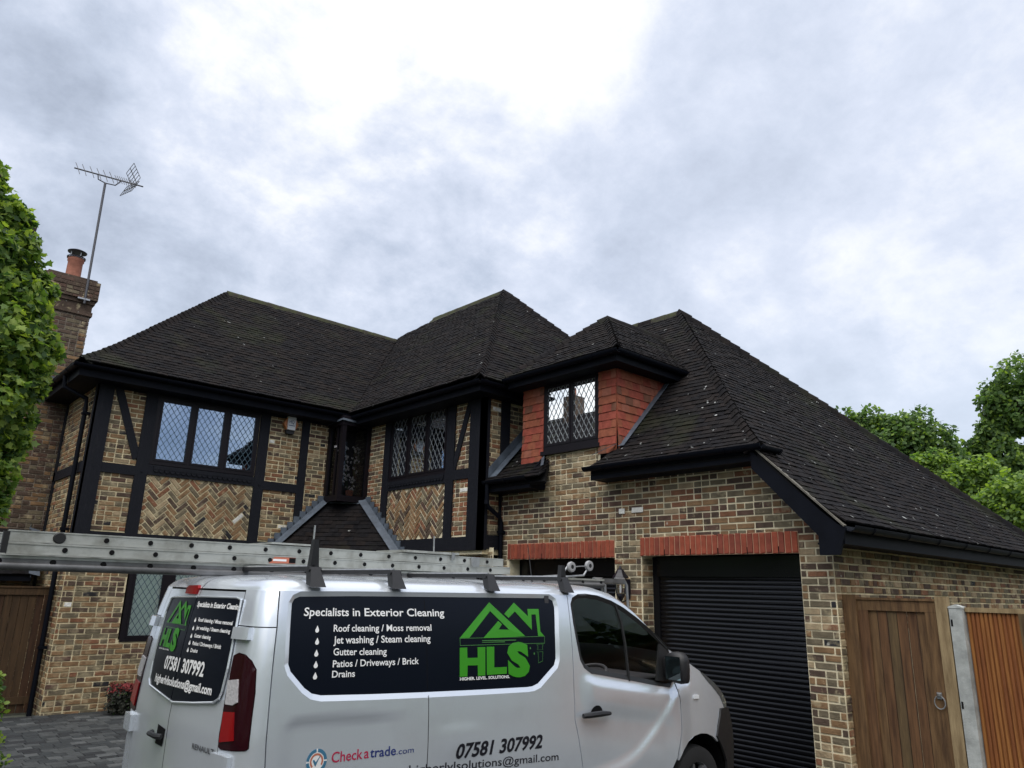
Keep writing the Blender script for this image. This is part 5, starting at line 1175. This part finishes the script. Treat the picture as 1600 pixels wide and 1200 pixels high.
    # handle
    if nm:
        hb = VD['dbowl']; vpanel('handle_bowl', [(2.652+.066+.066*math.cos(t), 1.022+.060*math.sin(t)) for t in np.linspace(-.15, math.pi+.15, 12)], BLACKM, dr, off=.0015, grid=.04, thick=0, side=side)
        b = MB(); b.tube([VM(2.545, 1.025, .03, side), VM(2.60, 1.028, .045, side), VM(2.72, 1.03, .05, side), VM(2.83, 1.022, .035, side)], [.017, .021, .021, .014], VBLACK, 8); b.build('door_handle', dr, smooth=True)
    # wing
    fa = [p for p in ARCH if p[1] > .46 and p[0] < 4.33]; ua = [q for q in fa][::-1]
    Pw = [(fg[3][0]+g+.012, .60)]+[q for q in ua if q[0] > 3.67]+[(4.277, .796), (4.322, .884), (4.341, .934), (4.432, .93)]+[(4.357, 1.03), (4.262, 1.10), (4.151, 1.18), (4.074, 1.244)]+topline(3.72+g, 4.06)[::-1]+[(3.724+g, 1.28), (3.711+g, 1.19), (3.723+g, 1.014), (3.724+g, .819)]
    wg = vpanel('front_wing', Pw, SILVER, grid=.03 if nm else .09, side=side)
    vpanel('headlamp', [(4.357, 1.03), (4.432, .93), (4.474, .93), (4.474, .98), (4.44, 1.02), (4.374, 1.082), (4.287, 1.138), (4.199, 1.188), (4.10, 1.24), (4.08, 1.242), (4.151, 1.18), (4.262, 1.10)], LENS, off=.004, grid=.05, side=side)
    bp_ = vpanel('front_bumper', [(4.26, .34), (4.50, .32), (4.60, .42), (4.62, .60), (4.58, .78), (4.50, .925), (4.344, .930), (4.325, .88), (4.28, .79), (4.25, .72), (4.34, .62), (4.42, .50), (4.44, .34)][1:], VBLACK, off=.014, grid=.06, side=side)
    vpanel('side_repeater', [(3.935, 1.042), (4.0, 1.040), (4.003, 1.068), (3.938, 1.072)], ALARMW, wg, off=.012, grid=.05, thick=.012, side=side)
    # wheel arch liners, wheels
    for (wx, nm2) in ((.917, 'rear'), (4.015, 'front')):
        b = MB(); y0, y1 = YCV+side*.95, YCV+side*.60; arc = [(X0+wx+.428*math.cos(a), .34+.428*math.sin(a)) for a in np.linspace(-.1, math.pi+.1, 17)]
        b.add([(x, y0, z) for x, z in arc]+[(x, y1, z) for x, z in arc], [(i, i+1, 18+i, 17+i) for i in range(16)], BLACKM); b.build('arch_liner', VAN)
        w_ = MB(); prof = [(.205, -.10), (.29, -.112), (.32, -.10), (.333, -.05), (.333, .05), (.32, .10), (.29, .112), (.205, .10)]
        w_.lathe([(r_, h) for r_, h in prof], (X0+wx, YCV+side*.85, .333), TYRE, 32, 'y'); wo_ = w_.build('wheel', VAN, smooth=True)
        rm = MB(); s_ = side; rm.lathe([(.208, .098*s_), (.20, .085*s_), (.190, .03*s_)], (X0+wx, YCV+side*.85, .333), RIM, 32, 'y'); rm.lathe([(.19, .0), (0, .0)], (X0+wx, YCV+side*.85, .333), BLACKM, 24, 'y')
        for k in range(8):
            a = 2*math.pi*k/8+.2; d1 = Vector((math.cos(a), 0, math.sin(a))); d2 = Vector((-math.sin(a), 0, math.cos(a))); c = Vector((X0+wx, YCV+side*.85, .333)); yv = Vector((0, s_, 0))
            A_ = c+d1*.04; B_ = c+d1*.195; rm.box8([A_+d2*.025+yv*.05, A_-d2*.025+yv*.05, B_-d2*.016+yv*.06, B_+d2*.016+yv*.06, A_+d2*.022+yv*.082, A_-d2*.022+yv*.082, B_-d2*.013+yv*.094, B_+d2*.013+yv*.094], RIM)
        rm.lathe([(.06, .05*s_), (.06, .085*s_), (.04, .092*s_), (0, .092*s_)], (X0+wx, YCV+side*.85, .333), RIM, 20, 'y'); rm.build('rim', wo_, smooth=True)
# rear doors
GL = VD['glass']
SEAM = -.922
def cl_left(P, c): return clip(P, 1, 0, c)
def cl_right(P, c): return clip(P, -1, 0, -c)
for nm_, a_, b_ in (('rear_door', SEAM+.004, -.204), ('rear_door', -1.642, SEAM-.004)):
    P = [(a_, .45), (b_, .45), (b_, zt(-.2)-.012), (a_, zt(-.5)-.012)]
    hole = clip(clip(offs(GL, .016), 1, 0, b_-.001), -1, 0, -(a_+.001))
    inner = clip(clip(GL, 1, 0, b_-.001), -1, 0, -(a_+.001))
    # the sign area touches the seam, so cut the door outline around it with clipping strips
    v, f = cdt(P, [], .04); mb_ = MB(); mb_.add([VM(p[0], p[1]) for p in v], f, SILVER); do = mb_.build(nm_, VAN, smooth='all')
    sg = vpanel('rear_sign', inner, VINYL, do, off=.010, grid=.08, thick=.006)
    mb_ = MB(); n = len(inner); pr = [VM(p[0], p[1], .011) for p in inner]
    for i in range(n):
        p, q = inner[i], inner[(i+1) % n]
        if abs(p[0]-q[0]) < .002 and abs(p[0]-SEAM) < .02: continue
        mb_.tube([VM(*p, .012), VM(*q, .012)], .0065, SILVER, 6)
    mb_.build('glass_trim', do, smooth=True)
mb_ = MB(); mb_.add([VM(u, z, -.012) for z in (.45, 1.1, 1.5, 1.87) for u in (-1.66, -.19)], [(0, 1, 3, 2), (2, 3, 5, 4), (4, 5, 7, 6)], BLACKM); mb_.build('door_shut', VAN)
bl = vpanel('high_brake_lamp', [(-1.19, 1.822), (-.965, 1.822), (-.955, 1.86), (-.975, 1.878), (-1.17, 1.874), (-1.20, 1.86)], LAMPR, off=.016, grid=.05)
vpanel('rear_bumper', [(-1.85, .32), (.13, .32), (.13, .50), (-1.85, .50)], VBLACK, off=.06, grid=.1)
hd = vpanel('handle_recess', [(-1.10, .94), (-.97, .94), (-.95, 1.04), (-1.09, 1.05)], BLACKM, off=.003, grid=.06, thick=0)
b = MB(); b.tube([VM(-1.13, 1.0, .02), VM(-1.1, 1.0, .045), VM(-.98, 1.0, .045), VM(-.95, 1.0, .02)], .016, VBLACK, 8); b.build('rear_handle', VAN, smooth=True)
# roof, bonnet and windscreen as one swept skin
TS = [0, .01, .025, .05, .085, .13, .19, .28, .42, .60, .80, 1.0]; rows = []; US = TOPU
for u in US:
    B = VM(u, zt(u)); hx = .098-.01*ss(2.4, 3.2, u)-.03*ss(3.6, 4.3, u)
    S = Vector((max(B.x, X0+.62) if u < .7 else B.x, YCV, B.z))
    if u > 3.0: S.x += .16*ss(3.0, 3.7, u)+.12*ss(4.1, 4.485, u)
    rows.append([B.lerp(S, t)+Vector((0, 0, hx*(1-(1-t)**14)*.60+hx*.40*(1-(1-t)**2))) for t in TS])
mb_ = MB(); glassf = []; n = len(TS)
WS = MB(); k = 0
for sd in (-1, 1):
    vs = [Vector((p.x, YCV+(p.y-YCV)*(1 if sd == -1 else -1), p.z)) for r_ in rows for p in r_]; fs = []; ws = []
    for i in range(len(US)-1):
        for j in range(n-1):
            q = (i*n+j, i*n+j+1, (i+1)*n+j+1, (i+1)*n+j); q = q[::-1] if sd == -1 else q
            (ws if (2.92 < US[i] < 3.88 and j >= 4) else fs).append(q)
    mb_.add(vs, fs, SILVER); WS.add(vs, ws, GLASS_VAN)
mb_.build('roof_panel', VAN, smooth='all'); WS.build('windscreen', VAN, smooth='all')
# nose
mb_ = MB(); ys = np.linspace(-1, 1, 21); vs = []
for z, bu in ((.32, .16), (.45, .30), (.7, .34), (.93, .30), (1.0, .22), (1.05, .12)):
    for y in ys:
        e = VM(4.485, min(z, .93)); w_ = YCV-e.y; vs.append((e.x-(.10 if z > .97 else 0)*1+bu*(1-abs(y)**2.6), YCV+y*w_, z))
mb_.add(vs, [(i*21+j, i*21+j+1, (i+1)*21+j+1, (i+1)*21+j) for i in range(5) for j in range(20)], VBLACK); mb_.build('front_grille', VAN, smooth='all')
mb_ = MB(); mb_.box((X0+.1, YCV-.9, .30), (X0+4.3, YCV+.9, .36), BLACKM); mb_.build('underbody', VAN)
# cab interior
mb_ = MB(); mb_.box((X0+2.28, YCV-.86, .36), (X0+2.32, YCV+.86, 1.86), SEATM); mb_.build('bulkhead', VAN)
mb_ = MB(); mb_.box((X0+.25, YCV-.80, .38), (X0+2.28, YCV+.80, 1.70), BLACKM); mb_.build('load_area', VAN)
for yy, nm_ in ((-.45, 0), (.12, 1), (.55, 2)):
    mb_ = MB(); prof = [(2.75, .55), (2.72, .62), (3.18, .66), (3.2, .78), (2.82, .76), (2.66, 1.35), (2.62, 1.38), (2.50, 1.36), (2.62, .62)]
    FSs = Frame((X0, YCV+yy, 0), (1, 0, 0), (0, -1, 0)); FSs.prism(mb_, prof, -.22, .22, SEATM); FSs.prism(mb_, [(2.46, 1.42), (2.57, 1.42), (2.55, 1.62), (2.46, 1.62)], -.12, .12, SEATM); FSs.box(mb_, 2.50, 2.52, 1.3, 1.45, -.06, .06, STEEL); so_ = mb_.build('seat', VAN)
    if nm_ == 1:
        hv = MB(); pts = [(2.44, 1.40), (2.60, 1.40), (2.60, 1.66), (2.44, 1.66)]; FSs.prism(hv, [(2.43, 1.50), (2.47, 1.38), (2.56, 1.46), (2.60, 1.56), (2.58, 1.67), (2.43, 1.67)], -.16, .18, HIVIZ); hv.build('headrest_cloth', so_)
mb_ = MB(); c = Vector((X0+3.17, YCV-.45, 1.22)); tl_ = Vector((-.38, 0, .92)).normalized(); e1 = Vector((0, 1, 0)); e2 = e1.cross(tl_)
mb_.tube([c+(e1*math.cos(a)+e2*math.sin(a))*.185 for a in np.linspace(0, 2*math.pi, 33)], .016, WHEELG, 8, cap=False)
for a in (-.2, math.pi+.2, -math.pi/2): mb_.tube([c, c+(e1*math.cos(a)+e2*math.sin(a))*.18], .018, RUBBER, 6)
mb_.lathe([(.06, -.02), (.065, .0), (0, .03)], c, RUBBER, 12); mb_.tube([c, c+Vector((.4, 0, -.30))], .03, RUBBER, 8); mb_.build('steering_wheel', VAN, smooth=True)
mb_ = MB(); FSs = Frame((X0, YCV, 0), (1, 0, 0), (0, -1, 0)); FSs.prism(mb_, [(3.32, .6), (3.28, 1.08), (3.45, 1.22), (3.95, 1.20), (3.95, .6)], -.86, .86, SEATM); mb_.build('dashboard', VAN)
# roof rack: four cross bars on black feet
RACK = link('roof_rack', None, VAN)
for i, (fx, hz_) in enumerate(((.40, 2.00), (.965, 2.00), (1.76, 2.00), (2.52, 2.00))):
    x = X0+fx
    for sd in (-1, 1):
        mb_ = MB(); y = YCV+sd*.80; yo = YCV+sd*.86
        mb_.box8([(x-.05, yo-.03, 1.885), (x+.05, yo-.03, 1.885), (x+.05, yo+.03, 1.90), (x-.05, yo+.03, 1.90), (x-.028, y-.03, 2.0), (x+.028, y-.03, 2.0), (x+.028, y+.03, 2.0), (x-.028, y+.03, 2.0)], VBLACK)
        mb_.tube([(x-.04, y+sd*.02, 1.985), (x+.04, y+sd*.02, 1.985)], .016, VBLACK, 8)
        if (i == 0 and sd == -1): mb_.box8([(x-.028, y-.02, 2.0), (x+.028, y-.02, 2.0), (x+.028, y+.02, 2.0), (x-.028, y+.02, 2.0), (x-.014, y-.02, 2.16), (x+.014, y-.02, 2.16), (x+.014, y+.02, 2.16), (x-.014, y+.02, 2.16)], VBLACK)
        if (i == 3 and sd == -1): mb_.box8([(x-.028, y-.02, 2.0), (x+.028, y-.02, 2.0), (x+.028, y+.02, 2.0), (x-.028, y+.02, 2.0), (x-.018, y-.02, 2.09), (x+.018, y-.02, 2.09), (x+.018, y+.02, 2.09), (x-.018, y+.02, 2.09)], VBLACK)
        mb_.build('rack_foot', RACK)
    mb_ = MB(); mb_.box((x-.02, YCV-.82, 1.975), (x+.02, YCV+.82, 2.0), VBLACK); mb_.tube([(x-.008, YCV-.82, 2.001), (x-.008, YCV+.82, 2.001)], .009, STEEL, 6); mb_.build('cross_bar', RACK)  # steel tube stands in for the bright highlight along the bar top
mb_ = MB(); mb_.tube([VM(2.98, 1.93)+Vector((0, .85, .04)), (6.40-1.77, 4.9, 2.29)], [.006, .003], RUBBER, 5); mb_.build('radio_aerial', VAN)

# ---- lettering on the van
def vmap_poly(name, P, mat, parent, off=-.0105, mapf=VM): 
    v, f = cdt(P); mb_ = MB(); mb_.add([VM(p[0], p[1], off) for p in v], f, mat); return mb_.build(name, parent)
def vtext(s, key, mat, parent, off=-.0105, bold=.014, shear=0., name='lettering', off2=None):
    A, B, T = [np.array(q) for q in VD[key]]; v, f = text_mesh(s, bold, shear); x0, x1 = v[:, 0].min(), v[:, 0].max(); mb_ = MB()
    if T[0] != A[0] and not shear: pass
    q = A[None]+((v[:, :1]-x0)/(x1-x0))*(B-A)[None]+(v[:, 1:]/CAPH)*np.array((0 if abs(T[0]-A[0]) < .02 else T[0]-A[0], T[1]-A[1]))[None]
    mb_.add([VM(p[0], p[1], off) for p in q], f, mat); return mb_.build(name, parent, kind='stuff')
SG = sign
for key, s in (('T_spec', 'Specialists in Exterior Cleaning'), ('T_roof', 'Roof cleaning / Moss removal'), ('T_jet', 'Jet washing / Steam cleaning'), ('T_gut', 'Gutter cleaning'), ('T_pat', 'Patios / Driveways / Brick'), ('T_dra', 'Drains')): vtext(s, key, VWHITE, SG)
vtext('HIGHER. LEVEL. SOLUTIONS.', 'T_high', VWHITE, SG, bold=.03)
def drop(c, s, mat, parent, off=-.0105, sx=1.):
    P = [(c[0]+s*.62*sx*math.sin(a)*(1 if 1 else 0), c[1]-s*.25-s*.55*math.cos(a)) for a in np.linspace(-2.2, 2.2, 13)]+[(c[0], c[1]+s*.95)]
    return vmap_poly('drop_mark', P, mat, parent, off)
for c in VD['dropsC']: drop(c, .022, VWHITE, SG)
for k in ('H', 'L'): vmap_poly('logo_letter', VD[k], VGREEN, SG)
vtext('S', 'T_S', VGREEN, SG, bold=.065, name='logo_letter')
vmap_poly('logo_roof', VD['g1'], VGREEN, SG, -.0108); vmap_poly('logo_roof', VD['g0'], VGREEN, SG, -.0102)
def outline(P, w, mat, parent, off=-.0105, name='logo_outline'):
    Q = offs(P, -w); mb_ = MB(); n = len(P); mb_.add([VM(*p, off) for p in P]+[VM(*p, off) for p in Q], [(i, (i+1) % n, n+(i+1) % n, n+i) for i in range(n)], mat); return mb_.build(name, parent)
outline(VD['box'], .004, VGREEN_L, SG); vmap_poly('logo_line', VD['ln1'], VGREEN_L, SG); vmap_poly('logo_line', VD['ln2'], VGREEN_L, SG); outline(VD['pipe'], .003, VGREEN_L, SG); outline(VD['pipe2'], .003, VGREEN_L, SG)
for c in VD['gdrops']: drop(c, .010, VGREEN_L, SG)
vtext('07581 307992', 'T_tel', VBLKTXT, sp, off=.002, bold=.03, name='phone_number', shear=0); vtext('higherlvlsolutions@gmail.com', 'T_mail', VBLKTXT, sp, off=.002, bold=.006, name='email_address')
VD['T_chk'] = [(.537, .953), (.734, .951), (.537, 1.005)]; VD['T_a'] = [(.743, .951), (.776, .9505), (.743, 1.004)]
vtext('Check', 'T_chk', VRED, sp, .002, .01, name='trade_logo_letters'); vtext('a', 'T_a', VRED, sp, .002, .01, name='trade_logo_letters'); vtext('trade', 'T_trade', VBLUE, sp, .002, .012, name='trade_logo_letters'); vtext('.com', 'T_com', VBLUE, sp, .002, .0, name='trade_logo_letters')
bc = (.445, .972)
def annulus(r0, r1, a0, a1, mat, off, name='trade_badge'):
    k = 24; mb_ = MB(); A = np.linspace(a0, a1, k); mb_.add([VM(bc[0]+r*math.cos(a), bc[1]+r*math.sin(a), off) for r in (r1, r0) for a in A], [(i, i+1, k+i+1, k+i) for i in range(k-1)], mat); mb_.build(name, sp)
annulus(0, .062, 0, 2*math.pi, VWHITE, .002)
for q in range(4): annulus(.045, .062, q*math.pi/2+.08, (q+1)*math.pi/2-.08, VTEAL, .003)
annulus(.030, .040, -.6, 4.0, VSALMON, .003); vmap_poly('trade_badge', [(bc[0]-.024, bc[1]+.006), (bc[0]-.006, bc[1]-.026), (bc[0]+.026, bc[1]+.034), (bc[0]-.005, bc[1]-.004), (bc[0]-.016, bc[1]+.010)], VTEAL, sp, .0035)
RS = [o for o in VAN.children_recursive if o.name.startswith('rear_sign')][0]
for key, s in (('T_r_spec', 'Specialists in Exterior Cleaning'), ('T_r_roof', 'Roof cleaning / Moss removal'), ('T_r_jet', 'Jet washing / Steam cleaning'), ('T_r_gut', 'Gutter cleaning'), ('T_r_pat', 'Patios / Driveways / Brick'), ('T_r_dra', 'Drains'), ('T_r_tel', '07581 307992'), ('T_r_mail', 'higherlvlsolutions@gmail.com'), ('T_r_high', 'HIGHER. LEVEL. SOLUTIONS.')):
    vtext(s, key, VWHITE, RS, off=.0135, bold=.03)
for c in VD['r_drops']: drop(c, .016, VWHITE, RS, .0135, 1.6)
# emblem on the rear: the side emblem's outline carried over to the rear door
(ax, az), (bx_, bz) = (-1.395, 1.486), (-.955, 1.78)
def conv(P): return [(ax+(p[0]-1.436)/(2.234-1.436)*(bx_-ax), az+(p[1]-1.343)/(1.809-1.343)*(bz-az)) for p in P]
for P, o_ in ((VD['H'], .0135), (VD['L'], .0135), (VD['g1'], .0133), (VD['g0'], .0137)): vmap_poly('logo_letter', conv(P), VGREEN, RS, o_)
outline(conv(VD['box']), .004, VGREEN_L, RS, .0135)
VD['T_rS'] = [conv([(1.858, 1.338)])[0], conv([(2.066, 1.332)])[0], conv([(1.858, 1.527)])[0]]; vtext('S', 'T_rS', VGREEN, RS, .0135, .06, name='logo_letter')
vtext('RENAULT', 'T_r_ren', VBLKTXT, VAN, off=.006, bold=.01, name='maker_badge')

# ================================================================ LADDERS
def stile(mb_, x0, x1, y, z0, z1, w, mat):   # box section with rolled edges
    mb_.box((x0, y, z0), (x1, y+w, z1), mat); mb_.box((x0, y-.004, z1-.008), (x1, y+w+.004, z1), mat); mb_.box((x0, y-.004, z0), (x1, y+w+.004, z0+.008), mat)
lad = thing('extension_ladder', 'long two-section aluminium extension ladder lying along the roof bars of the van', 'ladder')
LY = 5.08
for (x0, x1, z0, z1, ph) in ((.735, 4.50, 2.094, 2.160, 0), (.745, 4.585, 2.026, 2.090, .03)):
    for y in (LY, LY+.36):
        mb_ = MB(); stile(mb_, x0, x1, y, z0, z1, .024, ALU); so_ = mb_.build('stile', lad)
        if y == LY:
            x = x0+.26+ph
            while x < x1-.06:
                mb_ = MB(); mb_.lathe([(.0, -.0075), (.013, -.0075), (.0155, -.001)], (x, LY, (z0+z1)/2), BLACKM, 12, 'y'); mb_.build('rung_end', so_); x += .255
    x = x0+.26+ph; mb_ = MB()
    while x < x1-.06: mb_.tube([(x, LY+.01, (z0+z1)/2), (x, LY+.37, (z0+z1)/2)], .014, ALU, 8); x += .255
    mb_.build('rung', lad)
mb_ = MB()
for y in (LY, LY+.36): mb_.box((.715, y-.006, 2.03), (.745, y+.03, 2.15), RUBBER)
mb_.build('rubber_end', lad)
mb_ = MB(); mb_.lathe([(0, -.012), (.028, -.012), (.034, -.004), (.034, .0)], (.995, LY, 2.127), RUBBER, 18, 'y'); mb_.build('pulley', lad)
FLa = Frame((0, LY-.0055, 0), (1, 0, 0), (0, -1, 0)); mb_ = MB(); FLa.prism(mb_, [(2.30, 2.035), (2.50, 2.040), (2.50, 2.080), (2.34, 2.080)], 0, .001, VSALMON); FLa.prism(mb_, [(2.33, 2.052), (2.43, 2.052), (2.43, 2.066), (2.33, 2.066)], .001, .002, VWHITE); FLa.prism(mb_, [(2.45, 2.042), (2.50, 2.042), (2.50, 2.078), (2.45, 2.078)], .001, .002, BLACKM); mb_.build('warning_sticker', lad)
mb_ = MB()
mb_.box((3.42, LY-.02, 2.168), (3.98, LY+.40, 2.186), ALU); mb_.tube([(3.72, LY-.01, 2.17), (3.715, LY-.01, 2.31)], .007, STEEL, 6); mb_.box((3.90, LY-.03, 2.13), (3.93, LY-.008, 2.186), STEEL); mb_.box((4.12, LY-.03, 2.08), (4.20, LY-.006, 2.16), STEEL)
mb_.build('clamp_bar', lad); mb_ = MB()
mb_.box((2.30, LY-.02, 2.168), (2.60, LY+.40, 2.18), ALU); mb_.tube([(2.62, LY-.02, 2.17), (2.62, LY-.02, 2.32)], .007, STEEL, 6)
mb_.build('clamp_bar', lad)
roofl = thing('roof_ladder', 'dull aluminium roof ladder with two white ridge wheels underneath the extension ladder', 'ladder')
RY = 5.10
for y in (RY, RY+.34):
    mb_ = MB(); mb_.box((.2, y, 2.003), (5.9, y+.03, 2.020), ALU); mb_.tube([(.2, y+.015, 1.962), (5.9, y+.015, 1.962)], .024, ALUD, 10); mb_.box((.2, y+.004, 1.97), (5.9, y+.026, 2.006), ALUD); mb_.build('stile', roofl, smooth=True)
x = .45; mb_ = MB(); m2 = MB()
while x < 5.85:
    mb_.tube([(x, RY+.01, 1.985), (x, RY+.35, 1.985)], .014, ALUD, 8); m2.lathe([(0, -.004), (.013, -.004), (.017, .0), (.018, .006)], (x, RY, 1.985), BLACKM, 12, 'y'); x += .27
mb_.build('rung', roofl); m2.build('rung_end', roofl)
hk = MB()
for y in (RY+.03, RY+.33):
    hk.tube([(5.35, y, 2.03), (5.62, y, 2.05), (5.70, y, 2.14)], .010, STEEL, 8); hk.tube([(5.78, y, 2.02), (5.85, y, 2.015), (5.89, y, 1.98), (5.91, y, 1.80)], .013, STEEL, 8); hk.tube([(6.10, y, 2.03), (6.24, y, 2.03), (6.29, y, 1.97), (6.31, y, 1.70)], .015, STEEL, 8)
hk.tube([(5.9, RY+.03, 1.985), (6.28, RY+.03, 1.985)], .009, STEEL, 6); hk.box((5.9, RY+.01, 1.985), (6.22, RY+.035, 2.03), ALUD); hk.build('ridge_hook', roofl, smooth=True)
for x, z in ((5.43, 2.125), (5.69, 2.145)):
    w_ = MB(); w_.lathe([(.020, -.018), (.030, -.020), (.048, -.016), (.052, 0), (.048, .016), (.030, .02), (.02, .018)], (x, RY+.02, z), WHEELP, 22, 'y'); wo_ = w_.build('ridge_wheel', roofl, smooth=True)
    w_ = MB(); w_.lathe([(0, -.014), (.028, -.012), (.029, .012), (0, .014)], (x, RY+.02, z), VBLACK, 16, 'y'); w_.build('wheel_hub', wo_)
hk = MB(); hk.tube([(5.43, RY+.02, 2.125), (5.69, RY+.02, 2.145)], .005, STEEL, 6); hk.build('wheel_axle', roofl)

# ================================================================ separate pieces that do not touch into parts of their own
def split(o):
    me = o.data; n = len(me.vertices); p = list(range(n))
    def f(i):
        while p[i] != i: p[i] = p[p[i]]; i = p[i]
        return i
    for e_ in me.edges: p[f(e_.vertices[0])] = f(e_.vertices[1])
    bb = {}
    for v in me.vertices:
        c = v.co; q = bb.setdefault(f(v.index), [*c, *c])
        for k in range(3): q[k] = min(q[k], c[k]); q[k+3] = max(q[k+3], c[k])
    ks = list(bb); g = {k: k for k in ks}
    def h(i):
        while g[i] != i: i = g[i]
        return i
    for i in ks:
        for j in ks:
            if i != j and all(bb[i][k] < bb[j][k+3]+.004 and bb[j][k] < bb[i][k+3]+.004 for k in range(3)): g[h(i)] = h(j)
    groups = {}
    for q in me.polygons: groups.setdefault(h(f(q.vertices[0])), []).append(q)
    if len(groups) < 2: return
    base = o.name.split('.')[0]; par = o.parent; co = [tuple(v.co) for v in me.vertices]; mats = list(me.materials)
    for i, polys in enumerate(groups.values()):
        mb_ = MB(); mb_.v = co; mb_.mats = mats; mb_.f = [tuple(q.vertices) for q in polys]; mb_.m = [q.material_index for q in polys]; sm = polys[0].use_smooth
        mb_.build(base, par, smooth=sm)
    bpy.data.objects.remove(o)
for o in [o for o in bpy.data.objects if o.type == 'MESH' and not o.get('kind') and o.parent and o.name.split('.')[0] in ('bolt_slot', 'casement_frame', 'clamp_bar', 'eaves_fascia', 'garage_fascia', 'gate_stile', 'lead_flashing', 'rubber_end', 'rung_end', 'rung', 'ridge_hook')]:
    if not o.children: split(o)
